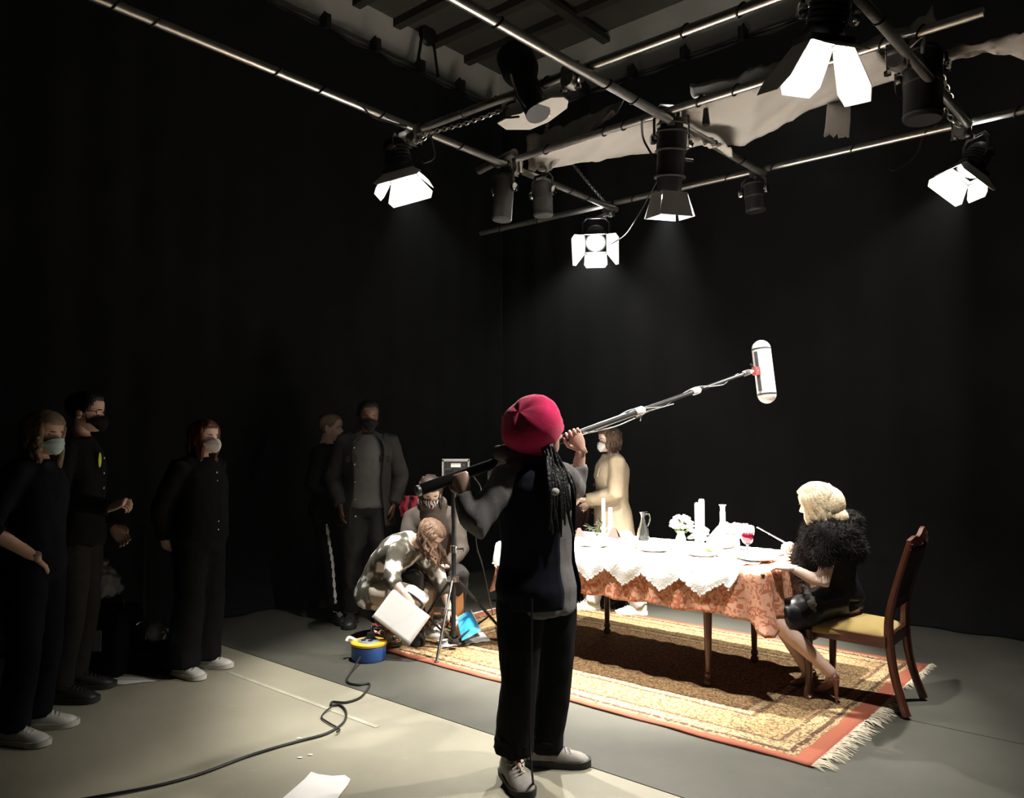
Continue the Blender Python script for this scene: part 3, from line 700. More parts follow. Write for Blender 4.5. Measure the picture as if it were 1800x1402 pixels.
    def hair_cap(s, m, line=.70, side=.42, back=.22, thick=1.09, name='hair', rough=.004, fr=18, extra=None, part=0.0):
        na, nt = 40, 30; rings = []
        for i in range(nt + 1):
            t = .02 + .97 * i / nt; ring = []
            for a in range(na):
                an = 2 * PI * a / na; aa = abs((an + PI) % (2 * PI) - PI)
                lim = line if aa < .7 else (line + (side - line) * min(1, (aa - .7) / .5) if aa < 1.3 else side + (back - side) * min(1, (aa - 1.3) / .7))
                p = head_pt(an, t, False)
                if t > lim:
                    g = thick + rough * 6 * noise.noise(Vector((p.x * fr * 3, p.y * fr * 3, p.z * fr)))
                    e = min(1, (t - lim) / .04); g = 1 + (g - 1) * e
                else: g = .90
                ring.append(s.H(Vector((p.x * g, p.y * g, p.z * (1 + (g - 1) * .9)))))
            rings.append(ring)
        mb = MB().rings(rings)
        if extra: extra(mb)
        s.hairo = mb.build(name, m, s.o, sharp=None); return s.hairo
    def locks(s, mb, n=40, length=.30, a0=1.1, a1=2 * PI - 1.1, r=.012, start=.75, out=1.12, wave=.012, seed=1, taper=.35, drop=None):
        rnd = random.Random(seed)
        for i in range(n):
            a = a0 + (a1 - a0) * (i + rnd.random() * .8) / n; t0 = start + rnd.uniform(-.1, .12)
            pts = []
            for t in (t0, t0 - .18, t0 - .36):
                p = head_pt(a, max(.30, t), False); pts.append(s.H(Vector((p.x * out, p.y * out, p.z))))
            L = length * rnd.uniform(.8, 1.08); p = pts[-1]; dv = drop or Vector((0, 0, -1))
            for q in range(1, 5):
                pts.append(p + dv * (L * q / 4) + Vector((rnd.uniform(-1, 1), rnd.uniform(-1, 1), 0)) * wave)
            mb.tube(pts, [r, r * 1.25, r * 1.3, r * 1.3, r * 1.2, r, r * taper][:len(pts)], 6)
    def mask(s, m, kind='flat', straps=None):
        def fn(u, v):
            a = (u - .5) * 2 * 1.28; t = .035 + .40 * v
            p = head_pt(a, t, False)
            if kind == 'flat': bulge = .018 * math.cos(a * 1.1) * math.sin(PI * (v * .85 + .1)) + .013 + .006 * math.exp(-(a / .3) ** 2) * v + .002 * math.sin(v * 20)
            else: bulge = .034 * max(0, math.cos(a * 1.15)) * math.sin(PI * (v * .8 + .1)) + .012 + .012 * math.exp(-(a / .16) ** 2)
            lim = .10 * (abs(a) / 1.28) ** 2
            z = p.z * (1) + (.5 - v) * lim
            return s.H(Vector((p.x * 1.05 + math.sin(a) * bulge * .5, p.y + bulge * max(.15, math.cos(a)), z)))
        o = MB().grid(fn, 24, 12).build('face_mask', m, s.o, sharp=None); solid(o, .0025, 1)
        mb = MB()
        for q in (-1, 1):
            for v in (.15, .9):
                mb.smooth_tube([fn(.5 + .49 * q, v), s.H(Vector((.078 * q, .03, -.035 + .03 * v))), s.H(Vector((.083 * q, -.02, -.03 + .045 * v)))], .0022, 5, 4)
        mb.build('ear_loop', straps or m, o)
        return o
# ------------------------------------------------------------------ the people
SK_pale = skin('pale', (0.62, 0.40, 0.31)); SK_mid = skin('tan', (0.45, 0.27, 0.19)); SK_dark = skin('deep_brown', (0.115, 0.055, 0.035)); SK_blush = skin('light', (0.74, 0.53, 0.44))
C_black = mat('black_cotton', (0.0075, 0.0075, 0.008), 0.9, var=0.3, scale=20, bump=0.15, bscale=150)
C_navy = mat('navy_black_cotton', (0.006, 0.0065, 0.011), 0.88, var=0.3, scale=20, bump=0.15, bscale=150)
C_grey = mat('grey_jersey', (0.15, 0.145, 0.14), 0.9, var=0.12, scale=20, bump=0.15, bscale=200)
C_char = mat('charcoal_twill', (0.040, 0.037, 0.034), 0.9, var=0.2, scale=20, bump=0.15, bscale=200)
C_charp = mat('dark_grey_denim', (0.026, 0.024, 0.022), 0.85, var=0.2, scale=20, bump=0.15, bscale=200)
C_brown = mat('brown_grey_fleece', (0.125, 0.105, 0.09), 0.95, var=0.15, scale=20, bump=0.2, bscale=200)
C_coat = mat('beige_wool', (0.50, 0.41, 0.29), 0.95, var=0.1, scale=20, bump=0.2, bscale=200)
C_ltgrey = mat('pale_grey_sweat_cloth', (0.40, 0.385, 0.37), 0.92, var=0.1, scale=20, bump=0.2, bscale=200)
C_shoe_w = mat('white_leather', (0.62, 0.60, 0.56), 0.5, var=0.1, scale=30); C_sole_w = mat('white_rubber', (0.58, 0.56, 0.50), 0.7)
C_shoe_k = mat('black_shoe', (0.015, 0.015, 0.015), 0.5); C_shoe_g = mat('grey_suede', (0.30, 0.275, 0.25), 0.85, var=0.35, scale=25); C_sole_k = mat('dark_rubber', (0.03, 0.028, 0.026), 0.8)
C_lace = mat('pale_lace', (0.5, 0.48, 0.44), 0.8)
M_mask_w = mat('white_mask_fibre', (0.78, 0.76, 0.74), 0.9, var=0.03); M_mask_b = mat('pale_blue_mask', (0.50, 0.66, 0.68), 0.9, var=0.05); M_mask_k = mat('black_mask', (0.012, 0.012, 0.013), 0.9)
H_black = mat('black_hair', (0.010, 0.009, 0.008), 0.45, var=0.4, scale=60, bump=.6, bscale=90); H_brown = mat('brown_hair', (0.09, 0.05, 0.03), 0.5, var=0.5, scale=60, bump=.6, bscale=90)
H_red = mat('auburn_hair', (0.10, 0.025, 0.014), 0.45, var=0.5, scale=60, bump=.6, bscale=90); H_blond = mat('blond_hair', (0.80, 0.66, 0.44), 0.45, var=0.25, scale=80, bump=.6, bscale=90); H_dblond = mat('dark_blond_hair', (0.20, 0.14, 0.09), 0.5, var=0.5, scale=60, bump=.6, bscale=90)
M_gold = mat('shiny_button', (0.8, 0.75, 0.6), 0.25, 1.0)

# --- woman at the left edge
b = G(52, 1292)
P = Person('woman in dark clothes and pale blue mask at the left edge, hand in pocket', b, (1, 0.05), 1.66, head_face=(.93, -.25, -.12))
P.j['elR'] = P.L(.26, -.10, 1.12); P.j['wrR'] = P.L(.145, .085, .955)
P.j['elL'] = P.L(-.25, -.08, 1.12); P.j['wrL'] = P.L(-.12, -.02, .95)
P.hand('L', (.3, .1, -.9), (1, 0, 0))
P.j['toeR'] = P.j['anR'] + Vector((.17, -.03, -.06)); P.j['toeL'] = P.j['anL'] + Vector((.17, .03, -.06))
P.hand('R', (-.35, .50, -.80), (0, 1, 0), (15, 20, 10), 10)
P.body(SK_pale, H_brown)
P.top(C_navy, 'sweatshirt', hem=.05, hemw=.18, sleeve={'R': .62, 'L': 1.0})
P.trousers(C_navy, flare=.015)
for sd in 'RL': P.shoe(sd, C_shoe_w, C_sole_w)
def ex(mb): P.locks(mb, 44, .16, r=.013, seed=3, wave=.016, out=1.15)
P.hair_cap(H_dblond, .72, .5, .3, 1.12, extra=ex); P.mask(M_mask_b)

# --- man with glasses behind her
b = G(128, 1222)
P = Person('man in glasses and black mask behind the left woman, gesturing with one hand', b, (1, 0.15), 1.80, head_face=(.97, .10, -.05))
P.j['elR'] = P.L(.25, -.02, 1.13); P.j['wrR'] = D(192, 893, 4.55)
P.j['elL'] = P.L(-.25, -.06, 1.12); P.j['wrL'] = P.L(-.22, .12, .92)
P.hand('R', (.75, -.1, .30), (0.1, .5, -.8), (55, 55, 30), 15)
P.body(SK_pale, H_black)
t = P.top(C_black, 'shirt', hem=.08, hemw=.18)
P.trousers(C_charp)
for sd in 'RL': P.shoe(sd, C_shoe_k, C_sole_k)
P.hair_cap(H_black, .78, .5, .3, 1.10, rough=.008); P.mask(M_mask_k)
g = MB()
for q in (-1, 1):
    c = head_pt(.42 * q, .5) + Vector((.002 * q, .016, 0))
    g.tube([P.H(c + Vector((math.cos(a) * .024, -abs(math.cos(a)) * 0.004, math.sin(a) * .017))) for a in [2 * PI * i / 16 for i in range(16)]], .0025, 6, closed=True)
    g.tube([P.H(c + Vector((.024 * q, -.004, .004))), P.H(Vector((.078 * q, .0, .006)))], .0025, 6)
g.tube([P.H(head_pt(.18, .5) + Vector((0, .010, 0))), P.H(head_pt(0, .5) + Vector((0, .006, .003))), P.H(head_pt(-.18, .5) + Vector((0, .010, 0)))], .0025, 6)
g.build('glasses', M_blackmetal, P.o)
fr = P.f; 
M_badge = mat('yellow_print', (0.55, 0.55, 0.05), 0.7)
def chest_mark(P, x, z, w, h, m, name, back=.17, lift=.0):
    c = P.T(x, 0, z) + P.tf * (back * P.k)
    MB().ell(c, (w, .006, h), (P.tr, P.tf, Z), 10, 6).build(name, m, P.o)
chest_mark(P, .07, 1.33, .022, .045, M_badge, 'yellow_badge', .135)
for k in range(4): chest_mark(P, .04, 1.34 - .085 * k, .009, .009, M_gold, 'button', .150)

# --- woman with white mask, arms at her back
b = G(345, 1180)
P = Person('woman with auburn hair and white mask in black blouse and trousers, standing alone', b, (.95, -.30), 1.64, head_face=(.90, -.42, -.02), build=1.16)
P.j['elR'] = P.L(.27, -.10, 1.12); P.j['wrR'] = P.L(.17, -.14, .93); P.j['elL'] = P.L(-.27, -.10, 1.12); P.j['wrL'] = P.L(-.15, -.15, .93)
P.j['toeR'] = P.j['anR'] + Vector((.16, -.09, -.06)); P.j['toeL'] = P.j['anL'] + Vector((.18, -.03, -.06))
P.body(SK_blush, H_red)
P.top(C_black, 'blouse', hem=.02, hemw=.185, belly=.02)
P.trousers(C_black, flare=.045, wide=1.04)
for sd in 'RL': P.shoe(sd, C_shoe_w, C_sole_w, lace_m=C_sole_k)
def ex(mb): P.locks(mb, 40, .17, r=.013, seed=5)
P.hair_cap(H_red, .74, .5, .3, 1.10, extra=ex); P.mask(M_mask_w, 'cup')
for k in range(8):
    c = P.T(0, 0, 1.36 - .055 * k) + P.tf * (P.k * (.148 + .004 * min(k, 5)))
    MB().ell(c + P.tr * .012, (.007, .005, .007), (P.tr, P.tf, Z), 8, 6).build('button', M_gold, P.o)

# --- young man in profile
b = D(572, 1080, 6.75); b.z = 0
P = Person('young man in black tracksuit with white side stripe, seen in profile', b, (1, -.05), 1.73, head_face=(.98, -.12, -.05))
P.j['elR'] = P.L(.25, -.06, 1.13); P.j['wrR'] = P.L(.17, .14, 1.0); P.j['elL'] = P.L(-.25, -.06, 1.13); P.j['wrL'] = P.L(-.17, .14, 1.0)
P.j['anR'] = P.L(.12, .12, .085); P.j['knR'] = P.L(.11, .08, .49); P.j['toeR'] = P.j['anR'] + Vector((.10, -.14, -.06)); P.j['anL'] = P.L(-.08, -.16, .085); P.j['toeL'] = P.j['anL'] + Vector((.18, 0, -.06))
P.body(SK_blush, H_brown)
P.top(C_black, 'track_jacket', hem=.08, hemw=.175, collar=.022)
P.trousers(C_black, flare=.005)
st = MB()
hp, kn, an = P.j['hipR'], P.j['knR'], P.j['anR']; sd_ = P.r * .9 + P.f * .35
pts = [hp.lerp(kn, .25) + sd_ * .108, hp.lerp(kn, .7) + sd_ * .092, kn + sd_ * .083, kn.lerp(an, .4) + sd_ * .080, kn.lerp(an, .85) + sd_ * .074]
for i in range(26):
    q = i / 26 * 4; a = int(q); p = pts[a].lerp(pts[min(a + 1, 4)], q - a)
    st.box(p, (.012 + .006 * (i % 3), .012, .020 + .008 * ((i * 7) % 3)), (P.f, P.r, Z))
st.build('side_stripe_print', M_paper, P.o, smooth=False)
for sd in 'RL':
    o = P.shoe(sd, C_shoe_k, C_sole_k, lace_m=C_shoe_w)
P.hair_cap(mat('short_fair_hair', (0.17, 0.11, 0.07), 0.6), .80, .52, .25, 1.05, rough=.002)
for k in range(2): MB().ell(P.T(.19, .02 + .05 * k, 1.27), (.006, .018, .014), (P.tr, P.tf, Z), 8, 5).build('sleeve_logo', C_grey, P.o)

# --- man facing us in an open overshirt
b = D(643, 1100, 6.55); b.z = 0
P = Person('man in black mask with dark overshirt open over a grey tee, hands in pockets', b, (.22, -1), 1.83, head_face=(.42, -.9, -.20))
for sd, q in (('R', 1), ('L', -1)):
    P.j['el' + sd] = P.L(.265 * q, -.04, 1.13); P.j['wr' + sd] = P.L(.20 * q, .08, .92)
P.hand('R', (.15, -.1, -1), (1, 0, 0), (20, 20, 10), 15); P.hand('L', (-.1, -.1, -1), (-1, 0, 0), (20, 20, 10), 15)
P.body(SK_dark, H_black)
P.top(C_grey, 'tee_shirt', hem=.03, hemw=.172, off=.010, sleeve=.35, fold=(.005, 8, 10))
P.trousers(mat('dark_slate_chinos', (.030, .028, .026), .85, var=.2, scale=20), thigh=1.06)
for sd in 'RL': P.shoe(sd, C_shoe_k, C_sole_k)
# overshirt: a shell open at the front
def shell(P, name, m, off, hem, half, rot=0.0, edge=.018, hemw=.195):
    rings = P.torso_rings(off, hem, hemw); n = len(rings[0]); mb = MB()
    # front of ring: direction +tf
    def fn(u, v):
        q = v * (len(rings) - 1.6); i = int(q); f = q - i
        a = math.pi * 0.5 + rot + half + u * (2 * PI - 2 * half)
        x = a / (2 * PI) * n; k0 = int(math.floor(x)) % n; k1 = (k0 + 1) % n; fx = x - math.floor(x)
        p = Vector(rings[i][k0]).lerp(Vector(rings[i][k1]), fx).lerp(Vector(rings[i + 1][k0]).lerp(Vector(rings[i + 1][k1]), fx), f)
        e = max(0, 1 - min(u, 1 - u) / .08)
        return p + P.tf * (edge * e) + (P.tr * noise.noise(p * 8) + P.tf * noise.noise(p * 8 + Vector((5, 5, 5)))) * .012
    o = mb.grid(fn, 60, 40).build(name, m, P.o, sharp=None); solid(o, .006, 1); return o
sgn = P.torso_rings(.0)[3]; cen = sum((Vector(p) for p in sgn), Vector()) / len(sgn)
front_first = (Vector(sgn[5]) - cen).dot(P.tf) > 0
def sleeves(P, m, off, name='sleeve', sv=1.0):
    j, k = P.j, P.k
    for sd in 'RL':
        mb = MB(); sh, el, wr = j['sh' + sd], j['el' + sd], j['wr' + sd]
        inn = sh.lerp(j['chest'].lerp(j['neck'], .75), .35)
        mb.tube([inn, sh, sh.lerp(el, .4), el, el.lerp(wr, .3), el.lerp(wr, .75), el.lerp(wr, sv)], [x * k + off for x in (.060, .060, .053, .047, .044, .038, .037)], 14)
        fuse(mb, .014, 3, (.007, 9, 7)).build(name, m, P.o, sharp=None)
shell(P, 'overshirt', C_char, .030, .17, .62)
sleeves(P, C_char, .018, 'overshirt_sleeve')
cl = MB()
for q in (-1, 1): cl.prism([(0, 0), (.085 * q, -.01), (.075 * q, .05), (.0, .10)], .008, (P.tr, (Z * .9 + P.tf * -.35).normalized(), P.tf), P.j['neck'] + P.tf * .085 + P.tr * (.045 * q) - Z * .055)
cl.build('overshirt_collar', C_char, P.o, smooth=False)
for k in range(5): MB().ell(P.T(.105 - .004 * k, 0, 1.36 - .13 * k) + P.tf * (.155 * P.k), (.010, .006, .010), (P.tr, P.tf, Z), 8, 6).build('button', M_gold, P.o)
for q in (-1, 1): MB().box(P.T(.125 * q, 0, 1.27) + P.tf * .124 , (.085, .012, .05), (P.tr, P.tf, Z)).build('pocket_flap', C_char, P.o)
P.hair_cap(H_black, .80, .5, .3, 1.06, rough=.003, fr=60); P.mask(M_mask_k)

# --- seated person in a hoodie, head bowed
b = D(770, 1100, 6.25); b.z = 0
P = Person('seated person in brown-grey hoodie and patterned mask, head bowed over busy hands', b, (.18, -1), 1.66, head_face=(.20, -.82, -.62), head_up=(.1, -.5, .85))
P.j.update(pel=D(762, 1010, 6.40), waist=D(762, 968, 6.40), chest=D(760, 925, 6.33), neck=D(760, 885, 6.25), head=D(757, 862, 6.13))
P.j.update(shR=D(722, 910, 6.30), shL=D(800, 908, 6.33), elR=D(712, 962, 6.20), elL=D(812, 965, 6.22), wrR=D(745, 1003, 5.98), wrL=D(785, 995, 5.98))
P.j.update(hipR=D(742, 1012, 6.38), hipL=D(784, 1012, 6.38), knR=D(728, 1012, 5.92), knL=D(808, 1008, 5.95), anR=D(735, 1092, 6.0), anL=D(800, 1085, 6.15))
for sd in 'RL': P.j['toe' + sd] = P.j['an' + sd] + Vector((.02, -.17, -.05))
P.hand('R', (.75, -.3, .1), (.1, -.2, -1), (40, 40, 25), 30); P.hand('L', (-.8, -.3, -.05), (0, -.3, -1), (45, 40, 25), 30)
P.body(SK_blush, H_brown)
def ex(mb):
    n = P.j['neck']; mb.tube([n + Vector((.085 * math.cos(a), .075 * math.sin(a) - .0, .01 + .02 * math.sin(a))) for a in [2 * PI * i / 14 for i in range(14)]], .038, 8, closed=True)
P.top(C_brown, 'hoodie', hem=.05, hemw=.18, extra=ex, off=.022)
P.trousers(C_char)
for sd in 'RL': P.shoe(sd, C_shoe_k, C_sole_k, heel=Vector((P.j['an' + sd].x, P.j['an' + sd].y + .06, 0)), toe=Vector((P.j['an' + sd].x + .02, P.j['an' + sd].y - .2, 0)))
def ex(mb): P.locks(mb, 30, .12, r=.012, seed=11, a0=1.4, a1=2 * PI - 1.4)
P.hair_cap(mat('dark_brown_hair', (0.035, 0.022, 0.016), 0.45, var=.4, scale=60, bump=.6, bscale=90), .74, .45, .3, 1.10, extra=ex)
mm = bpy.data.materials.new('black_white_print_mask'); mm.use_nodes = True; nt = mm.node_tree
wv = nt.nodes.new('ShaderNodeTexWave'); wv.inputs['Scale'].default_value = 14; wv.inputs['Distortion'].default_value = 9; wv.inputs['Detail'].default_value = 2
rp = nt.nodes.new('ShaderNodeValToRGB'); rp.color_ramp.interpolation = 'CONSTANT'; rp.color_ramp.elements[0].color = (.02, .02, .02, 1); rp.color_ramp.elements[1].position = .42; rp.color_ramp.elements[1].color = (.8, .79, .77, 1)
tc = nt.nodes.new('ShaderNodeTexCoord'); nt.links.new(tc.outputs['Object'], wv.inputs['Vector']); nt.links.new(wv.outputs['Fac'], rp.inputs[0]); nt.links.new(rp.outputs[0], nt.nodes['Principled BSDF'].inputs['Base Color'])
P.mask(mm, 'flat')

# --- crouching woman with a white case
b = G(700, 1120)
P = Person('crouching woman in mottled grey-white jacket, long brown hair hanging forward', (b.x, b.y), (.95, -.30), 1.64, head_face=(.62, -.35, -.70), head_up=(.6, -.2, .6))
P.j.update(pel=D(662, 1035, 6.05), waist=D(672, 1000, 6.0), chest=D(697, 972, 5.92), neck=D(730, 950, 5.85), head=D(757, 940, 5.78))
P.j.update(shR=D(697, 968, 5.72), shL=D(733, 965, 6.02), elR=D(688, 1018, 5.62), wrR=D(712, 1044, 5.55), elL=D(770, 1010, 5.95), wrL=D(790, 1070, 5.85))
P.j.update(hipR=D(668, 1042, 5.92), hipL=D(682, 1040, 6.12), knR=D(738, 1048, 5.72), knL=D(748, 1035, 5.98), anR=D(690, 1110, 5.95), anL=D(735, 1108, 6.1))
for sd in 'RL': P.j['toe' + sd] = P.j['an' + sd] + Vector((.16, -.07, -.05))
P.hand('R', (.45, -.2, -.85), (-.2, .9, 0), (35, 40, 30), 25); P.hand('L', (.35, -.25, -.5), (0, -.2, -1), (25, 25, 20), 25)
P.body(SK_blush, H_brown)
cm = bpy.data.materials.new('mottled_jacket_cloth'); cm.use_nodes = True; nt = cm.node_tree
vz = nt.nodes.new('ShaderNodeTexNoise'); vz.inputs['Scale'].default_value = 11; vz.inputs['Detail'].default_value = 1.5
rp = nt.nodes.new('ShaderNodeValToRGB'); rp.color_ramp.elements[0].position = .40; rp.color_ramp.elements[0].color = (.07, .062, .045, 1); rp.color_ramp.elements[1].position = .58; rp.color_ramp.elements[1].color = (.78, .76, .72, 1)
e = rp.color_ramp.elements.new(.52); e.color = (.13, .12, .095, 1)
tc = nt.nodes.new('ShaderNodeTexCoord'); nt.links.new(tc.outputs['Object'], vz.inputs['Vector']); nt.links.new(vz.outputs['Fac'], rp.inputs[0]); nt.links.new(rp.outputs[0], nt.nodes['Principled BSDF'].inputs['Base Color']); nt.nodes['Principled BSDF'].inputs['Roughness'].default_value = .9
P.top(cm, 'jacket', hem=.08, hemw=.19, sleeve={'R': .70, 'L': .80}, off=.024)
P.trousers(mat('cream_shorts', (.62, .55, .46), .9), end=-.0, name='shorts')
for sd in 'RL':
    a = P.j['an' + sd]; P.shoe(sd, C_shoe_w, C_sole_w, heel=Vector((a.x - .06, a.y + .02, 0)), toe=Vector((a.x + .2, a.y - .07, 0)))
def ex(mb): P.locks(mb, 46, .20, r=.012, seed=21, a0=.9, a1=2 * PI - .9, wave=.03, drop=Vector((.28, -.1, -.95)))
P.hair_cap(mat('mid_brown_hair', (0.20, 0.12, 0.075), 0.5, var=.5, scale=60, bump=.6, bscale=90), .76, .5, .3, 1.12, extra=ex)  # brown a step lighter than the shared brown hair

# --- person in a beige coat behind the table
b = G(1078, 1076)
P = Person('person in long beige coat and white mask walking behind the table', b, (-1, -.05), 1.62, head_face=(-.95, -.28, -.12), build=1.08)
P.j['elL'] = P.L(-.25, .02, 1.10); P.j['wrL'] = P.L(-.10, .24, 1.05); P.j['elR'] = P.L(.25, .0, 1.12); P.j['wrR'] = P.L(.13, .2, 1.0)
P.j['anR'] = P.L(.10, .18, .085); P.j['anL'] = P.L(-.10, -.22, .085); P.j['toeL'] = P.j['anL'] + Vector((-.17, -.01, -.05)); P.j['toeR'] = P.j['anR'] + Vector((-.17, 0, -.05))
P.hand('L', (-.8, -.2, .1), (.2, 0, -1), (40, 40, 20), 25)
P.body(SK_blush, H_brown)
P.top(C_coat, 'coat', hem=.52, hemw=.23, off=.03, fold=(.010, 6, 4))
# coat collar, lapels and buttons
for q in (-1, 1):
    MB().prism([(0, 0), (.07 * q, .02), (.085 * q, .10), (.03 * q, .16), (-.005 * q, .13)], .010, (P.tr, (Z * .95 - P.tf * .25).normalized(), P.tf), P.T(.018 * q, 0, 1.24) + P.tf * .150).build('lapel', C_coat, P.o, smooth=False)
for k in range(4): MB().ell(P.T(.0, 0, 1.18 - .13 * k) + P.tf * (.165 + .008 * k), (.012, .006, .012), (P.tr, P.tf, Z), 10, 6).build('coat_button', H_brown, P.o)
P.trousers(C_ltgrey)
for sd in 'RL': P.shoe(sd, mat('pale_green_canvas', (.55, .60, .42), .8), C_sole_w)
def ex(mb): P.locks(mb, 34, .10, r=.013, seed=31)
P.hair_cap(H_brown, .74, .5, .3, 1.12, extra=ex); P.mask(M_mask_w, 'flat')

# --- boom operator
b = G(945, 1345)
P = OP = Person('boom operator in red beret and dark hooded top, holding the pole across the shoulders', (D(945, 1345, 3.66).x, 3.66), (.80, -.62), 1.70, head_face=(.93, .38, .02), head_up=(-.04, -.05, 1), build=1.03)
P.j['head'] = D(951, 757, 3.64); P.j['neck'] = D(942, 806, 3.68); P.j['chest'] = D(944, 890, 3.66); P.j['waist'] = D(946, 965, 3.66); P.j['pel'] = D(946, 1030, 3.66)
P.j['shR'] = D(886, 842, 3.56); P.j['shL'] = D(990, 836, 3.80)
P.j['elR'] = D(832, 932, 3.42); P.j['wrR'] = D(816, 868, 3.52)
P.j['elL'] = D(1013, 858, 4.02); P.j['wrL'] = D(1021, 789, 3.98)
P.j['hipR'] = D(915, 1045, 3.60); P.j['hipL'] = D(972, 1045, 3.74)
P.j['knR'] = D(913, 1190, 3.56); P.j['anR'] = D(902, 1316, 3.60); P.j['toeR'] = P.j['anR'] + Vector((.05, -.15, -.06))
P.j['knL'] = D(975, 1190, 3.74); P.j['anL'] = D(955, 1312, 3.76); P.j['toeL'] = P.j['anL'] + Vector((.17, .0, -.06))
PA, PB = D(735, 862, 3.46), D(1318, 653, 4.93)
pd = (PB - PA).normalized()
P.hand('R', (-.28, .35, .95), (.1, 1, .0), (65, 70, 40), 45)
P.hand('L', (-.45, .10, .90), (-.1, -1, .1), (60, 65, 40), 45)
P.body(SK_pale, H_black)
def ex(mb):
    n = P.j['neck']; c = n + Vector((-.05, .03, -.02))
    mb.tube([c + Vector((.12 * math.cos(a), .08 * math.sin(a), .02 - .03 * math.cos(a))) for a in [2 * PI * i / 14 for i in range(14)]], .040, 8, closed=True)
OPC = mat('dark_slate_sweat_cloth', (0.15, 0.145, 0.145), 0.92, var=.15, scale=20, bump=.2, bscale=200)
P.top(OPC, 'hooded_top', hem=.115, hemw=.168, wide=1.0, off=.022, sleeve={'R': .97, 'L': .80}, sr=.92, extra=ex, fold=(.010, 8, 5))
shell(P, 'shaded_vest', mat('shaded_navy_vest_cloth', (.008, .009, .016), .92, var=.3, scale=20), .032, .080, .42, .40, .004, .168)  # vest added; its near-black cloth stands in for shade on the near side
# white hood lining peeping out behind the neck
hl = MB().smooth_tube([D(862, 850, 3.70), D(866, 832, 3.71), D(878, 815, 3.73), D(894, 803, 3.75)], [.008, .026, .038, .03], 10, 6); hl.build('hood_lining', mat('white_lining', (.72, .70, .66), .9), P.o)
P.trousers(mat('black_loose_trousers', (.007, .007, .0075), .92, var=.3, scale=20), flare=.026, off=.012, wide=1.0, thigh=1.08)
P.shoe('R', C_shoe_g, C_sole_k, heel=Vector((P.j['anR'].x - .035, P.j['anR'].y + .07, 0)), toe=Vector((P.j['anR'].x + .06, P.j['anR'].y - .2, 0)), lace_m=C_lace, L=.30)
P.shoe('L', C_shoe_g, C_sole_k, heel=Vector((P.j['anL'].x - .08, P.j['anL'].y, 0)), toe=Vector((P.j['anL'].x + .2, P.j['anL'].y - .02, 0)), lace_m=C_lace, L=.30)
for sd in 'RL':
    an = P.j['an' + sd]
    fuse(MB().tube([an + Vector((.062 * math.cos(a), .07 * math.sin(a), .045 + .012 * math.sin(2 * a))) for a in [2 * PI * i / 14 for i in range(14)]], .026, 8, closed=True), .012, 2, (.006, 12, 12)).build('trouser_cuff', MATS['black_loose_trousers'], P.o, sharp=None)
def ex(mb):
    rnd = random.Random(5)
    for i in range(16):                                          # long dark locks down the front
        a = D(952 + rnd.uniform(-4, 18), 775, 3.58 + rnd.uniform(-.03, .02))
        e = D(966 + i * 3.0, 905 + rnd.uniform(-30, 40), 3.47 + .006 * i)
        m1 = D(962 + i * 2.2, 830, 3.50 + .006 * i)
        mb.smooth_tube([a, m1, m1.lerp(e, .5) + Vector((rnd.uniform(-.01, .01), -.005, 0)), e], [.008, .011, .010, .004], 6, 4)
    for i in range(12):                                          # lighter ends behind the neck
        a = D(905 - i * 1.5, 772, 3.72); e = D(884 + i * 2.2, 806 + rnd.uniform(-4, 4), 3.80)
        mb.smooth_tube([a, a.lerp(e, .5) + Vector((-.02, .02, 0)), e], [.012, .013, .006], 6, 4)
P.hair_cap(H_black, .74, .45, .1, 1.10, extra=ex)
# beret
M_beret = mat('red_wool_felt', (0.74, 0.028, 0.13), 0.95, var=.12, scale=40, bump=.3, bscale=250, sheen=.15)
bc = D(936, 748, 3.63); bu = (P.hu * .62 - P.hf * .72 - P.hr * -.25).normalized(); bx, by = perp(bu)
rings = []
for r, h in ((.105, -.095), (.116, -.086), (.126, -.05), (.143, -.018), (.150, .014), (.142, .05), (.122, .080), (.090, .096), (.048, .103), (.004, .104)):
    rings.append([bc + (bx * math.cos(a) + by * math.sin(a)) * (r * (1 + .05 * noise.noise(Vector((math.cos(a) * 2, math.sin(a) * 2, h * 12))))) + bu * (h + .012 * noise.noise(Vector((math.cos(a) * 1.5 + 4, math.sin(a) * 1.5, h * 8)))) for a in [2 * PI * i / 32 for i in range(32)]])
bo = MB().rings(rings).build('beret', M_beret, P.o, sharp=None)
hb = []
for t in (.60, .66, .72, .80, .88):
    hb.append([P.H(Vector((lambda p: (p.x * 1.13, p.y * 1.13, p.z))(head_pt(2 * PI * a / 28, t, False)))) for a in range(28)])
MB().rings(hb).build('beret_band', M_beret, bo, sharp=None)
# pocket recorder clipped on the chest
MB().ell(D(976, 864, 3.445), (.026, .014, .017), (P.tr, P.tf, Z), 12, 8).build('clip_transmitter', C_ltgrey, P.o)

# --- seated woman at the table
CHB = Vector((1.99, 4.62, 0))
P = ACT = Person('blonde woman in black fur cape and glossy black skirt seated at the table', (1.90, 4.72), (-.80, .60), 1.66, head_face=(-.86, .36, -.30), head_up=(-.25, .1, .95))
P.j.update(pel=D(1477, 1052, 4.84), waist=D(1470, 1010, 4.82), chest=D(1463, 955, 4.74), neck=D(1450, 915, 4.72), head=D(1434, 882, 4.71))
P.j.update(shL=D(1465, 930, 4.58), shR=D(1455, 926, 4.88), elL=D(1446, 1026, 4.52), wrL=D(1392, 998, 4.58), elR=D(1425, 1005, 5.02), wrR=D(1398, 970, 5.00))
P.j.update(hipL=D(1472, 1056, 4.76), hipR=D(1474, 1055, 4.94), knL=D(1362, 1088, 4.66), knR=D(1366, 1082, 4.92), anL=D(1462, 1183, 4.60), anR=D(1420, 1180, 4.86))
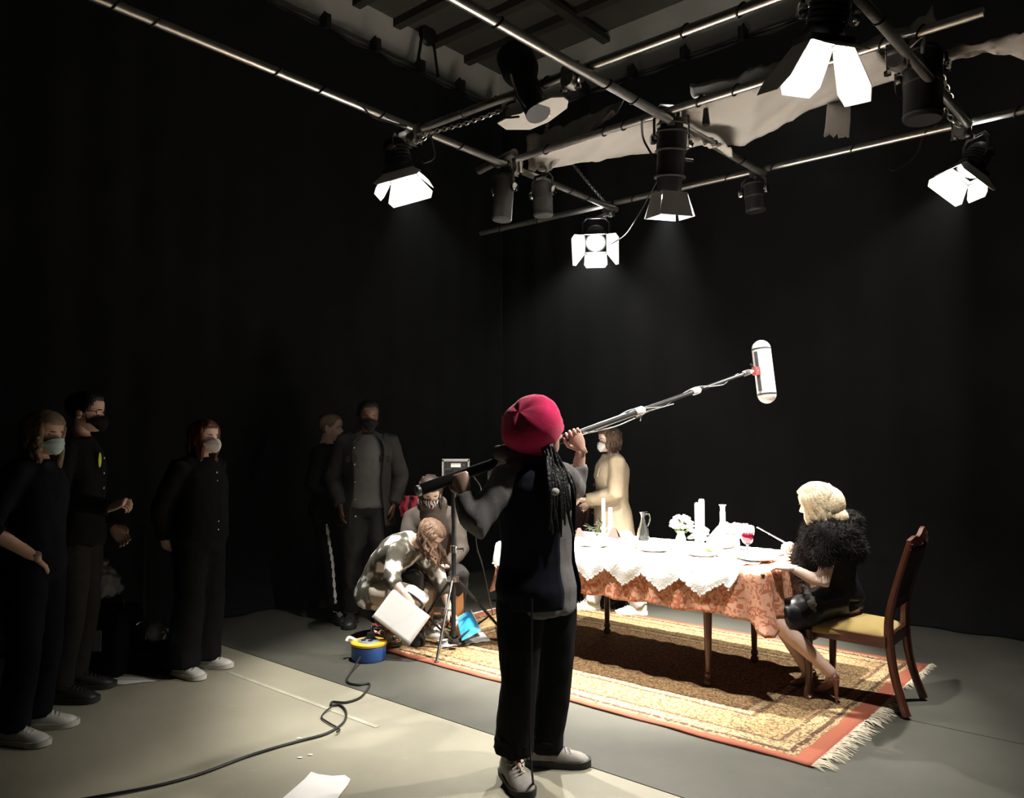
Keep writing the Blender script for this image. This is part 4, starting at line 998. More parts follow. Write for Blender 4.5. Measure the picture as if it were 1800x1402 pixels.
P.j['toeL'] = G(1440, 1222) + Z * .03; P.j['toeR'] = G(1398, 1206) + Z * .03
P.hand('L', (-.95, .2, .12), (0, .3, -1), (25, 25, 15), 25); P.hand('R', (-.6, -.3, .5), (-.2, -.6, -.7), (60, 65, 40), 45)
P.body(SK_blush, H_dblond)
P.top(C_black, 'black_top', hem=.02, hemw=.175, off=.014, sleeve=.12)
SKT = mat('glossy_black_leather', (.007, .007, .008), .36, var=.3, scale=15)
mb = MB(); j = P.j
hp = (j['hipR'] - j['hipL']).normalized(); up = (j['waist'] - j['pel']).normalized()
mb.rings([P._ring(j['pel'] + up * z, w, d, hp, up) for z, w, d in ((-.07, .15, .12), (0, .185, .14), (.06, .175, .13), (.12, .15, .115))])
for sd in 'LR': mb.tube([j['hip' + sd], j['hip' + sd].lerp(j['kn' + sd], .5), j['hip' + sd].lerp(j['kn' + sd], .92)], [.115, .105, .088], 14)
m1 = j['hipL'].lerp(j['hipR'], .5); m2 = j['knL'].lerp(j['knR'], .5)
mb.tube([m1, m1.lerp(m2, .5), m1.lerp(m2, .88)], [.12, .12, .11], 14, flat=.8)
mb.tube([m1 - Z * .03, m1.lerp(m2, .5) - Z * .07, m1.lerp(m2, .8) - Z * .10], [.10, .11, .11], 14)
fuse(mb, .013, 4, (.008, 10, 8)).build('leather_skirt', SKT, P.o, sharp=None)
# heeled shoes
M_heel = mat('nude_patent_shoe', (.20, .085, .06), .3)
for sd in 'LR':
    an = j['an' + sd]; to = j['toe' + sd]; d = Vector((to.x - an.x, to.y - an.y, 0)).normalized(); x = Vector((d.y, -d.x, 0))
    tip = Vector((to.x, to.y, 0)) + d * .03; hl = an - d * .045
    rings = []
    for t in range(9):
        q = t / 8; c = hl.lerp(tip, q); z = max(.018, (an.z - .035) * (1 - q) ** 1.15 + .016); w = interp([(0, .022), (.3, .030), (.7, .042), (.9, .030), (1, .008)], q); h = interp([(0, .05), (.3, .030), (.7, .036), (1, .014)], q)
        c = Vector((c.x, c.y, z)); rings.append([c + x * (w * math.cos(a)) + Z * (h * .6 * math.sin(a)) for a in [2 * PI * i / 12 for i in range(12)]])
    so = MB().rings(rings).build('heeled_shoe', M_heel, P.o, sharp=None)
    MB().tube([Vector((hl.x, hl.y, an.z - .02)), Vector((hl.x, hl.y, .05)), Vector((hl.x, hl.y, .001))], [.020, .008, .006], 8).build('heel', M_heel, so)
# fur cape
FUR = mat('black_grey_fur', (.017, .0155, .015), .85, var=.6, scale=9)
mb = MB()
nk = j['neck']; bk = -P.tf
mb.rings([P._ring(c, w, d, hp, Z) for c, w, d in ((j['chest'] - Z * .055 + bk * .010, .245, .150), (j['chest'] + bk * .010, .250, .155), (j['chest'].lerp(nk, .5) + bk * .015, .235, .150), (j['chest'].lerp(nk, .8) + bk * .02, .155, .115), (nk + Z * .015 + bk * .025, .095, .09))])
mb.ell(D(1484, 948, 4.66), (.095, .11, .12)); mb.ell(D(1488, 918, 4.80), (.085, .10, .075)); mb.ell(D(1425, 962, 4.66), (.065, .09, .13)); mb.ell(D(1430, 932, 4.70), (.06, .09, .08))
mb.ell(D(1412, 985, 4.70), (.06, .08, .10)); mb.ell(D(1455, 945, 4.54), (.085, .075, .10)); mb.ell(D(1448, 975, 4.52), (.065, .055, .07)); mb.ell(D(1502, 966, 4.72), (.06, .09, .06))
cape = fuse(mb, .016, 2, (.020, 9, 9))
co = cape.build('fur_cape', FUR, P.o, sharp=None)
me = co.data; rnd = random.Random(2); fb = MB(); T = TM[P.o.name]
me.update()
for p in me.polygons:
    for q in range(2):
        c = T @ Vector(p.center); n = Vector(p.normal); s1, s2 = perp(n if n.length > .1 else Z)
        c = c + s1 * rnd.uniform(-.007, .007) + s2 * rnd.uniform(-.007, .007)
        d = (n * .8 + Vector((rnd.uniform(-.5, .5), rnd.uniform(-.5, .5), -.45 + rnd.uniform(-.4, .4)))).normalized(); s = d.cross(Vector((rnd.uniform(-1, 1), rnd.uniform(-1, 1), rnd.uniform(-1, 1)))).normalized() * .0028
        fb.add([c - s - n * .004, c + s - n * .004, c + d * rnd.uniform(.018, .034)], [(0, 1, 2)])
fo = fb.build('fur_pile', FUR, co, smooth=False); fo['kind'] = 'stuff'
# fur tail hanging in front
ft = MB().smooth_tube([D(1408, 1020, 4.58), D(1420, 1042, 4.52), D(1428, 1060, 4.50), D(1432, 1072, 4.50)], [.010, .016, .022, .006], 10, 5)
fuse(ft, .008, 1, (.012, 40, 40)).build('fur_tail', mat('grey_fur', (.07, .066, .062), .9, var=.4, scale=40), co, sharp=None)
# hair: bob swept back
def ex(mb):
    P.locks(mb, 54, .13, r=.015, seed=41, a0=.95, a1=2 * PI - .95, out=1.16, wave=.012, drop=Vector((.22, -.05, -.97)), taper=.5)
    c = D(1462, 885, 4.68); mb.ell(c, (.075, .095, .10)); mb.ell(D(1472, 908, 4.66), (.06, .08, .06))
P.hair_cap(H_blond, .80, .52, .2, 1.14, extra=ex)
# ------------------------------------------------------------------ rug
RFR = G(1430, 1350); RL_, RW_ = 3.36, 2.16
RC = RFR - U * (RL_ / 2) + V * (RW_ / 2)
rug = thing('persian_rug', 'gold and red patterned rug with pale fringe under the table', 'rug', RC, AU)
rm = bpy.data.materials.new('rug_weave'); rm.use_nodes = True; nt = rm.node_tree; N = nt.nodes.new; LK = nt.links.new
bs = nt.nodes['Principled BSDF']; bs.inputs['Roughness'].default_value = .95
def mth(op, a, b=None, c=None):
    n = N('ShaderNodeMath'); n.operation = op
    for i, x in enumerate((a, b, c)):
        if x is None: continue
        if isinstance(x, (int, float)): n.inputs[i].default_value = x
        else: LK(x, n.inputs[i])
    return n.outputs[0]
tc = N('ShaderNodeTexCoord'); sp = N('ShaderNodeSeparateXYZ'); LK(tc.outputs['Object'], sp.inputs[0])
wb_ = N('ShaderNodeTexNoise'); wb_.inputs['Scale'].default_value = 6; LK(tc.outputs['Object'], wb_.inputs['Vector'])
wob = mth('MULTIPLY', mth('SUBTRACT', wb_.outputs['Fac'], .5), .03)
dx = mth('SUBTRACT', RL_ / 2, mth('ABSOLUTE', sp.outputs[0])); dy = mth('SUBTRACT', RW_ / 2, mth('ABSOLUTE', sp.outputs[1]))
dd = mth('ADD', mth('MINIMUM', mth('SUBTRACT', dx, .0), mth('ADD', dy, .045)), wob)
band = N('ShaderNodeValToRGB'); band.color_ramp.interpolation = 'CONSTANT'
els = [(0, (.27, .075, .04)), (.10, (.42, .27, .13)), (.125, (.10, .045, .02)), (.15, (.42, .29, .14)), (.22, (.16, .08, .035)), (.245, (.38, .24, .105)), (.47, (.14, .07, .03)), (.50, (.45, .32, .16)), (.545, (.19, .10, .045)), (.57, (.34, .20, .085))]
cr = band.color_ramp
cr.elements[0].position = 0; cr.elements[0].color = (*els[0][1], 1); cr.elements[1].position = els[1][0]; cr.elements[1].color = (*els[1][1], 1)
for p, c in els[2:]:
    e = cr.elements.new(p); e.color = (*c, 1)
LK(mth('MULTIPLY', dd, 1.0), band.inputs[0])
# floral motifs: cells and veins
vo = N('ShaderNodeTexVoronoi'); vo.feature = 'DISTANCE_TO_EDGE'; vo.inputs['Scale'].default_value = 21
vo2 = N('ShaderNodeTexVoronoi'); vo2.inputs['Scale'].default_value = 34
nz = N('ShaderNodeTexNoise'); nz.inputs['Scale'].default_value = 38; nz.inputs['Detail'].default_value = 4
dist = N('ShaderNodeMix'); dist.data_type = 'VECTOR'; dist.inputs[0].default_value = .04
LK(tc.outputs['Object'], dist.inputs[4]); LK(nz.outputs['Color'], dist.inputs[5]); LK(tc.outputs['Object'], nz.inputs['Vector'])
LK(dist.outputs[1], vo.inputs['Vector']); LK(dist.outputs[1], vo2.inputs['Vector'])
vein = mth('LESS_THAN', vo.outputs['Distance'], .05); dots = mth('LESS_THAN', vo2.outputs['Distance'], .30)
inside = mth('GREATER_THAN', dd, .10)
m1 = N('ShaderNodeMix'); m1.data_type = 'RGBA'; m1.inputs[7].default_value = (.055, .028, .014, 1)
LK(mth('MULTIPLY', mth('MULTIPLY', vein, inside), .75), m1.inputs[0]); LK(band.outputs[0], m1.inputs[6])
m2 = N('ShaderNodeMix'); m2.data_type = 'RGBA'; m2.inputs[7].default_value = (.55, .40, .22, 1)
LK(mth('MULTIPLY', mth('MULTIPLY', dots, inside), .55), m2.inputs[0]); LK(m1.outputs[2], m2.inputs[6])
sp2 = N('ShaderNodeTexNoise'); sp2.inputs['Scale'].default_value = 75; sp2.inputs['Detail'].default_value = 3; LK(tc.outputs['Object'], sp2.inputs['Vector'])
mr = N('ShaderNodeMapRange'); mr.inputs[1].default_value = .38; mr.inputs[2].default_value = .62; mr.inputs[3].default_value = .42; mr.inputs[4].default_value = 1.12; LK(sp2.outputs['Fac'], mr.inputs[0])
m3 = N('ShaderNodeMix'); m3.data_type = 'RGBA'; m3.blend_type = 'MULTIPLY'; m3.inputs[0].default_value = 1.0
LK(m2.outputs[2], m3.inputs[6]); cmb = N('ShaderNodeCombineColor'); 
for i in range(3): LK(mr.outputs[0], cmb.inputs[i])
LK(cmb.outputs[0], m3.inputs[7])
m4 = N('ShaderNodeMix'); m4.data_type = 'RGBA'; LK(inside, m4.inputs[0]); LK(band.outputs[0], m4.inputs[6]); LK(m3.outputs[2], m4.inputs[7])
LK(m4.outputs[2], bs.inputs['Base Color'])
bp = N('ShaderNodeBump'); bp.inputs['Strength'].default_value = .4; bp.inputs['Distance'].default_value = .004; LK(sp2.outputs['Fac'], bp.inputs['Height']); LK(bp.outputs[0], bs.inputs['Normal'])
def rugfn(z):
    def fn(s, t):
        x = (s - .5) * RL_; y = (t - .5) * RW_
        e = .010 * noise.noise(Vector((x * 4, y * 4, 3)))
        edge = min(s, 1 - s, t, 1 - t)
        return Vector((x + e * (t < .01 or t > .99), y + e * 1.2 * (t in (0, 1)) * 1, z + (.003 * noise.noise(Vector((x * 5, y * 5, 0))) if z > .004 else 0)))
    return fn
mb = MB().grid(rugfn(.012), 80, 52)
o = mb.build('pile', rm, rug, world=False, sharp=None); solid(o, .010, -1)
M_fringe = mat('cream_fringe', (.62, .56, .44), .95, var=.15, scale=40)
rnd = random.Random(4)
for e in (1, -1):
    fb = MB()
    for i in range(300):
        y = -RW_ / 2 + RW_ * (i + rnd.random()) / 300; L = rnd.uniform(.05, .115) * (.55 + .45 * (noise.noise(Vector((y * 4, e, 0))) > -.25)); x0 = e * (RL_ / 2 - .01); L *= 1.0 if y < .1 else .45
        sk = rnd.uniform(-.045, .035); w = rnd.uniform(.0018, .0035)
        pts = [Vector((x0, y, .010)), Vector((x0 + e * L * .5, y + sk * .5, .012 + rnd.random() * .006)), Vector((x0 + e * L, y + sk, .004))]
        fb.tube(pts, [w, w * 1.1, w * .5], 4)
    f = fb.build('fringe', M_fringe, rug, world=False); f['kind'] = 'stuff'

# ------------------------------------------------------------------ dinner table
TL, TW, TH_ = 2.03, .94, .75
tb = thing('dinner_table', 'long dark wooden table with turned legs under two cloths', 'table', (TC.x, TC.y, 0), AU)
o = MB().box((0, 0, TH_ - .014), (TL, TW, .028)).build('table_top', M_wood_dark, tb, world=False, smooth=False); bevel(o, .008)
for s in (-1, 1):
    MB().box((0, s * .335, TH_ - .075), (1.19, .022, .095)).build('apron', M_wood_dark, tb, world=False, smooth=False)
    MB().box((s * .595, 0, TH_ - .075), (.022, .67, .095)).build('apron', M_wood_dark, tb, world=False, smooth=False)
leg = [(.019, 0.0), (.027, .012), (.027, .03), (.017, .045), (.024, .055), (.024, .075), (.017, .085), (.019, .11), (.031, .60), (.036, .66), (.036, .735)]
LEG = None
for sx in (-1, 1):
    for sy in (-1, 1):
        o = MB().lathe(leg, (0, 0, 0), None, 20).build('leg', M_wood_dark, tb, world=False) if LEG is None else None
        if LEG is None: LEG = o
        else:
            o = LEG.copy(); COL.objects.link(o); o.parent = tb
        o.location = (sx * .595, sy * .335, .012)

def rrect(s, L, W, r):
    """point and outward normal on a rounded rectangle, s in 0..1 from the middle of the near side, counter-clockwise"""
    a, b = L / 2 - r, W / 2 - r; segs = [('l', (0, -W / 2), (1, 0), a, (0, -1)), ('c', (a, -b), -PI / 2, r), ('l', (L / 2, -b), (0, 1), 2 * b, (1, 0)), ('c', (a, b), 0, r), ('l', (a, W / 2), (-1, 0), 2 * a, (0, 1)), ('c', (-a, b), PI / 2, r), ('l', (-L / 2, b), (0, -1), 2 * b, (-1, 0)), ('c', (-a, -b), PI, r), ('l', (-a, -W / 2), (1, 0), a, (0, -1))]
    tot = sum(x[3] if x[0] == 'l' else x[3] * PI / 2 for x in segs); q = (s % 1.0) * tot
    for x in segs:
        ln = x[3] if x[0] == 'l' else x[3] * PI / 2
        if q <= ln + 1e-9:
            if x[0] == 'l': return x[1][0] + x[2][0] * q, x[1][1] + x[2][1] * q, x[4][0], x[4][1]
            an = x[2] + q / x[3]; return x[1][0] + r * math.cos(an), x[1][1] + r * math.sin(an), math.cos(an), math.sin(an)
        q -= ln
    return 0, -W / 2, 0, -1
dm = bpy.data.materials.new('terracotta_damask'); dm.use_nodes = True; nt = dm.node_tree; N = nt.nodes.new; LK = nt.links.new
bs = nt.nodes['Principled BSDF']; bs.inputs['Roughness'].default_value = .75
tc = N('ShaderNodeTexCoord'); n1 = N('ShaderNodeTexNoise'); n1.inputs['Scale'].default_value = 24; n1.inputs['Detail'].default_value = 3.5; n1.inputs['Distortion'].default_value = 1.6
LK(tc.outputs['Object'], n1.inputs['Vector']); rp = N('ShaderNodeValToRGB'); rp.color_ramp.elements[0].position = .44; rp.color_ramp.elements[0].color = (.48, .155, .075, 1); rp.color_ramp.elements[1].position = .50; rp.color_ramp.elements[1].color = (.74, .40, .27, 1)
LK(n1.outputs['Fac'], rp.inputs[0]); LK(rp.outputs[0], bs.inputs['Base Color'])
tcl = thing('tablecloth', 'terracotta damask tablecloth hanging low around the dinner table', 'tablecloth', (TC.x, TC.y, 0), AU)
ns, rr = 300, []
prof = [(-.30, TH_ + .004), (-.05, TH_ + .004), (-.012, TH_ + .004), (.003, TH_ + .001), (.009, TH_ - .012), (.012, TH_ - .05), (.014, TH_ - .10), (.015, TH_ - .15), (.016, TH_ - .20), (.017, TH_ - .245), (.018, TH_ - .262)]
for i, (off, z) in enumerate(prof):
    ring = []
    for q in range(ns):
        x, y, nx, ny = rrect(q / ns, TL, TW, .05); t = max(0, (TH_ - z) / .262)
        diag = abs(nx * ny) * 2; endside = abs(nx) > .9
        w = t * (.014 * math.sin(q * 2 * PI / ns * 37 + 1.5 * math.sin(q * .09)) * (1 if not endside else 2.0) + .020 * noise.noise(Vector((x * 5, y * 5, z * 3))) + .06 * diag * t)
        if off < -.1: px_, py_ = x * .75, y * .75
        elif off < 0: px_, py_ = x + nx * off, y + ny * off
        else: px_, py_ = x + nx * (off + w + .012 * t), y + ny * (off + w + .012 * t)
        cd = math.exp(-((abs(x) - TL / 2) / .055) ** 2 - ((abs(y) - TW / 2) / .055) ** 2)
        ring.append(Vector((px_, py_, z - t * (.10 * cd + .006 * math.sin(q * .31)))))
    rr.append(ring)
mb = MB(); mb.rings(rr, cap=False); mb.f.append(tuple(range(ns))); mb.m.append(0)
o = mb.build('cloth', dm, tcl, world=False, sharp=None); solid(o, .002, 1)

M_lace = mat('white_linen_lace', (.82, .80, .76), .9, var=.04, scale=40, bump=.5, bscale=120)
lcl = thing('lace_runner', 'white lace-edged cloth with zigzag points laid over the terracotta one', 'tablecloth', (TC.x, TC.y, 0), AU)
X0, X1 = -TL / 2 + .0, TL / 2 - .19
def lacefn(s, t):
    tri = lambda x: abs(((x / .27 + .12) % 1.0) * 2 - 1)
    x = X0 + (X1 - X0) * s
    sc = abs(math.sin(x / .27 * PI * 7)) * .012
    dr = .065 + .095 * (1 - tri(x)) + sc
    half = TW / 2
    L = half + .006 + dr; y = -L + 2 * L * t; ay = abs(y); sg = -1 if y < 0 else 1
    z = TH_ + .0095
    wr = .016 * max(0, noise.noise(Vector((x * 7, y * 16, 2.0)))) + .010 * max(0, noise.noise(Vector((x * 19, y * 30, 5.0)))) + .016 * math.exp(-((y + .40 + .03 * math.sin(x * 9)) / .03) ** 2) * (.5 + .5 * math.sin(x * 26))
    if ay < half - .01: p = Vector((x, y, z + wr * (1 if ay < half - .05 else .5)))
    else:
        e = ay - (half - .01); p = Vector((x, sg * (half + .010 + min(e, .03) * .5 + .012 * noise.noise(Vector((x * 12, 1, e * 9))) + .022 * min(1, e / .1)), z - e * .97))
    xe = .02 * math.sin(y * 23) + .03 * abs(math.sin(y * 10))
    if s > .9: p.x += xe * (s - .9) * 10
    return p
o = MB().grid(lacefn, 220, 90).build('cloth', M_lace, lcl, world=False, sharp=None); solid(o, .0015, 1)
# crocheted bobbles along the near points
mb = MB()
for k in range(150):
    s = k / 149; p = lacefn(s, 0.0); mb.ell(p + Vector((0, -.003, .004)), (.0065, .005, .0065), None, 6, 4)
f = mb.build('lace_edging', M_lace, lcl, world=False); f['kind'] = 'stuff'

# ------------------------------------------------------------------ dining chairs
M_seat = mat('olive_gold_velvet', (.33, .24, .085), .85, var=.12, scale=14, sheen=.2)
M_backpad = mat('dark_plum_velvet', (.05, .022, .022), .85, var=.2, scale=20)
def dining_chair(label, loc, rz, first=None):
    if first:
        c = copy_tree(first); c.location = loc; c.rotation_euler = (0, 0, rz); c['label'] = label; return c
    o = thing('dining_chair', label, 'chair', loc, rz, 'dining chairs')
    # local: +y is the front, seat top at .46
    W0, W1, Dp = .225, .185, .215
    for s in (-1, 1):
        MB().smooth_tube([(s * W0, Dp, .0), (s * W0, Dp + .012, .03), (s * (W0 - .004), Dp, .12), (s * W0, Dp, .40)], [.030, .020, .020, .028], 10, 5).build('front_leg', M_wood_dark, o, world=False)
        MB().smooth_tube([(s * (W1 + .02), -Dp - .085, 0), (s * W1, -Dp - .025, .2), (s * W1, -Dp, .42), (s * W1, -Dp - .02, .60), (s * (W1 + .01), -Dp - .12, .935)], [.024, .024, .027, .022, .018], 10, 6).build('back_post', M_wood_dark, o, world=False)
        MB().box((s * (W0 + W1) / 2, 0, .385), (.028, .42, .06), (Vector((1, s * .09, 0)).normalized(), Vector((-s * .09, 1, 0)).normalized(), Z)).build('seat_rail', M_wood_dark, o, world=False)
    MB().box((0, Dp, .385), (W0 * 2, .03, .06)).build('seat_rail', M_wood_dark, o, world=False)
    MB().box((0, -Dp, .385), (W1 * 2, .03, .06)).build('seat_rail', M_wood_dark, o, world=False)
    def seat(s, t):
        y = -Dp + .005 + (2 * Dp + .02) * t; hw = W1 + (W0 - W1) * t + .012; x = (s - .5) * 2 * hw
        e = min(s, 1 - s) * 2 * hw; e2 = min(t, 1 - t) * 2 * Dp; q = 1 - math.exp(-min(e, e2) / .035)
        return Vector((x, y, .392 + .062 * q + .012 * math.sin(PI * s) * math.sin(PI * t)))
    m = MB().grid(seat, 24, 24).build('seat_cushion', M_seat, o, world=False, sharp=None); solid(m, .02, -1)
    cr = []
    for k in range(13):
        t = k / 12; x = (t - .5) * 2 * (W1 + .02); z = .925 + .045 * math.sin(PI * t) + .018 * math.cos(4 * PI * t) * (.2 < t < .8)
        y = -Dp - .115 - .03 * math.sin(PI * t)
        cr.append([Vector((x, y - .014, z - .028)), Vector((x, y + .014, z - .028)), Vector((x, y + .010, z + .025)), Vector((x, y - .012, z + .025))])
    MB().rings(cr).build('crest_rail', M_wood_dark, o, world=False, sharp=50)
    MB().box((0, -Dp - .02, .585), (W1 * 2, .022, .05)).build('back_rail', M_wood_dark, o, world=False)
    def pad(s, t):
        x = (s - .5) * 2 * (W1 - .022); z = .605 + .30 * t; y = -Dp - .022 - .095 * t ** 1.3 - .02 * math.sin(PI * s)
        return Vector((x, y + .018 * math.sin(PI * s) * math.sin(PI * t), z))
    m = MB().grid(pad, 14, 14).build('back_pad', M_backpad, o, world=False, sharp=None); solid(m, .022, 0)
    return o
chF = U * -1; chair_rz = math.atan2(-chF.x, chF.y)
fl, bl = G(1424, 1229), G(1592, 1262)
sc_ = (fl + bl) / 2
chair1 = dining_chair('dark wooden dining chair with gold velvet seat under the blonde woman', Vector((sc_.x, sc_.y, .012)) + V * .20 - U * .045, chair_rz + .03)
dining_chair('dark wooden dining chair mostly hidden behind the boom operator, by the table', Vector((.34, 7.05, 0)), math.atan2(-(V * -1).x, (V * -1).y) , chair1)

# ------------------------------------------------------------------ things on the table
TZ = TH_ + .0125
def on_table(px, py): return G(px, py, TZ)
M_glass = mat('clear_glass', (.95, .97, .96), .03, trans=1.0, var=0.0)
M_china = mat('white_china', (.80, .79, .76), .25, var=.02)
M_wax = mat('cream_wax', (.82, .77, .64), .5, var=.03)
M_wine = mat('red_drink', (.62, .015, .10), .08, trans=.55, var=0.0)
M_leaf = mat('green_leaf', (.09, .15, .04), .6, var=.4, scale=30); M_leaf2 = mat('pale_lettuce', (.40, .46, .18), .6, var=.25, scale=30)
M_petal = mat('white_petal', (.84, .82, .76), .7, var=.04); M_silver = mat('silver', (.8, .79, .76), .22, 1.0, var=.03)
def candle(label, px, py, h, r, holder=True):
    c = on_table(px, py); o = thing('candle', label, 'candle', c, 0, 'candles on the table')
    z0 = 0
    if holder:
        MB().lathe([(.045, 0), (.048, .006), (.018, .02), (.014, .045), (.024, .055), (.024, .07)], c, None, 18).build('candle_holder', M_china, o); z0 = .06
    MB().lathe([(r, z0), (r, h - .01), (r * .8, h), (r * .3, h - .004)], c, None, 16).build('wax', M_wax, o)
    MB().tube([c + Z * (h - .006), c + Z * (h + .012) + U * .002], .0012, 5).build('wick', M_cable, o)
candle('tall white candle at the far left end of the table', 1061, 942, .29, .0135)
candle('short thick cream candle beside the tall left one', 1073, 940, .215, .016)
candle('taller white candle of the pair among white blossoms', 1234, 962, .335, .020)
candle('thinner white candle of the pair, just left of its taller mate', 1225, 958, .30, .013)
# sprig of dark leaves
def leaf_shape(mb, c, d, L, w, up):
    s = d.cross(up).normalized() * w; mb.add([c, c + d * L * .45 + s + up * .006, c + d * L, c + d * L * .45 - s + up * .006, c + d * L * .45 + up * .001], [(0, 4, 1), (1, 4, 2), (0, 3, 4), (3, 2, 4)])
def sprig(label, name, px, py, n, R, H, m, seed, L=.05):
    c = on_table(px, py); o = thing(name, label, 'leaves', c, 0, 'greenery on the table'); rnd = random.Random(seed)
    st = MB(); lv = []
    for i in range(n):
        a = rnd.uniform(0, 2 * PI); r = R * math.sqrt(rnd.random()); p = c + Vector((math.cos(a) * r, math.sin(a) * r, H * rnd.uniform(.2, 1))); st.tube([c + Z * .003, c.lerp(p, .5) + Z * .01, p], .0016, 4)
        for k in range(2):
            q = MB(); d = Vector((math.cos(a + rnd.uniform(-1.3, 1.3)), math.sin(a + rnd.uniform(-1.3, 1.3)), rnd.uniform(-.3, .5))).normalized(); leaf_shape(q, p, d, L * rnd.uniform(.7, 1.2), L * .25, Z)
            q.build('leaf', m, o, smooth=False)
    st.build('stems', m, o)
sprig('dark leafy sprig beside the left candles', 'leaf_sprig', 1049, 942, 16, .07, .12, mat('dark_green_leaf', (.035, .05, .02), .5, var=.4, scale=30), 3)
sprig('pale lettuce leaves on the plate in front of the candle pair', 'lettuce', 1236, 972, 12, .07, .035, M_leaf2, 5, .06)
sprig('green salad leaves on the plate by the wine glass', 'salad', 1300, 982, 8, .05, .02, M_leaf2, 9, .05)
sprig('olive green leaves lying in the middle of the white cloth', 'loose_leaves', 1125, 962, 6, .07, .012, M_leaf, 12, .06)
# folded brown napkins
def napkin(label, px, py, s, rz):
    c = on_table(px, py); o = thing('folded_napkin', label, 'napkin', c, 0, 'brown napkins on the table')
    a = Vector((math.cos(rz), math.sin(rz), 0)); b = Vector((-math.sin(rz), math.cos(rz), 0))
    M_nap = mat('brown_napkin_cloth', (.10, .065, .055), .9)
    for q in (-1, 1):
        MB().prism([(-.05 * s, 0), (.05 * s, 0), (.012 * s, .085 * s), (-.012 * s, .085 * s)], .004, (a, (Z * .92 - b * (.38 * q)).normalized(), b), c + b * (.034 * q * s)).build('fold', M_nap, o, smooth=False)
    MB().box(c + Z * .0015, (.11 * s, .08 * s, .003), (a, b, Z)).build('base_fold', M_nap, o, smooth=False)
napkin('dark brown folded napkin at the table left end, by the boom operator', 1018, 944, .9, .2)
napkin('dark brown folded napkin right of the left candles', 1079, 945, 1.0, -.4)
# bread roll
c = on_table(1101, 946); o = thing('bread_roll', 'round pale bread roll beside the glass jug', 'bread', c)
MB().lathe([(.02, 0), (.045, .008), (.05, .025), (.04, .045), (.02, .054), (.002, .056)], c, None, 18).build('crumb', mat('pale_bread', (.72, .58, .44), .8), o)
MB().tube([c + Vector((-.025, 0, .052)), c + Vector((0, .004, .058)), c + Vector((.025, 0, .052))], .004, 5).build('score', mat('crust', (.45, .28, .13), .8), o)
# glass jug
c = on_table(1131, 949); o = thing('glass_jug', 'small clear glass jug with curved handle, standing at the back edge', 'jug', c)
g = MB().lathe([(.036, 0), (.044, .01), (.047, .045), (.040, .08), (.024, .125), (.018, .16), (.019, .19), (.030, .205), (.032, .212), (.027, .207), (.015, .188), (.014, .16), (.020, .124), (.036, .08), (.043, .045), (.040, .012), (.002, .008)], c, None, 28).build('vessel', M_glass, o)
MB().smooth_tube([c + U * .017 + Z * .19, c + U * .046 + Z * .195, c + U * .057 + Z * .16, c + U * .046 + Z * .125, c + U * .036 + Z * .105], .0055, 8, 5).build('handle', M_glass, o)
# vase of white flowers
def bouquet(label, px, py, base_h, n, R, H, seed, vase=True):
    c = on_table(px, py); o = thing('flower_vase' if vase else 'flower_cluster', label, 'flowers', c, 0, 'white flowers on the table'); rnd = random.Random(seed)
    if vase: MB().lathe([(.03, 0), (.034, .01), (.036, .05), (.024, base_h * .8), (.028, base_h), (.024, base_h)], c, None, 20).build('vase', M_china, o)
    mb = MB()
    for i in range(n):
        a = rnd.uniform(0, 2 * PI); r = R * math.sqrt(rnd.random()); p = c + Vector((math.cos(a) * r, math.sin(a) * r, base_h + H * rnd.uniform(.15, 1) * (1 - .4 * (r / R) ** 2)))
        mb.tube([c + Z * base_h * .8, c.lerp(p, .6) + Z * .01, p], .0018, 5)
        bl = MB(); s = rnd.uniform(.020, .028)
        for k in range(6):
            q = 2 * PI * k / 6 + rnd.random(); bl.ell(p + Vector((math.cos(q), math.sin(q), .2)) * s * .55, (s * .6, s * .6, s * .42), None, 7, 5)
        bl.ell(p + Z * s * .35, s * .55, None, 7, 5); bl.build('blossom', M_petal, o)
    mb.build('stems', M_leaf, o)
bouquet('white blossoms in a slim vase left of the candle pair', 1197, 958, .10, 22, .085, .10, 4)
bouquet('low mound of white blossoms around the foot of the candle pair', 1229, 957, .015, 26, .075, .13, 8, False)
# decanter
c = on_table(1271, 962); o = thing('decanter', 'white-frosted decanter with long thin neck behind the wine glass', 'decanter', c)
MB().lathe([(.08, 0), (.112, .012), (.115, .03), (.095, .075), (.055, .125), (.026, .155), (.019, .18), (.0165, .26), (.0185, .285), (.026, .295), (.022, .295), (.012, .26)], c, None, 30).build('vessel', mat('frosted_glass', (.80, .80, .77), .35, var=.03), o)
MB().lathe([(.0195, .19), (.0195, .25)], c, None, 20, cap=False).build('neck_label', mat('neck_label_print', (.55, .55, .52), .6, var=.5, scale=160), o)
# layered roast loaf on a stand
c = on_table(1296, 968); o = thing('cake_stand', 'white footed stand carrying the long pink loaf', 'stand', c)
MB().lathe([(.06, 0), (.062, .006), (.02, .02), (.016, .08), (.03, .095), (.105, .105), (.112, .116), (.104, .112)], c, None, 26).build('pedestal', M_china, o)
c2 = c + Z * .1135; o = thing('glazed_loaf', 'long pale pink glazed loaf topped with red berries, on the white stand', 'cake', c2)
m = MB().box(c2 + Z * .032, (.225, .085, .064), (U, V, Z)).build('loaf', mat('pink_glaze', (.72, .50, .40), .5, var=.12, scale=25), o); bevel(m, .02, 3)
rnd = random.Random(6)
for k in range(18): MB().ell(c2 + U * rnd.uniform(-.10, .10) + V * rnd.uniform(-.03, .03) + Z * .066, rnd.uniform(.007, .010), None, 8, 6).build('berry', mat('red_berry', (.62, .25, .20), .35), o)
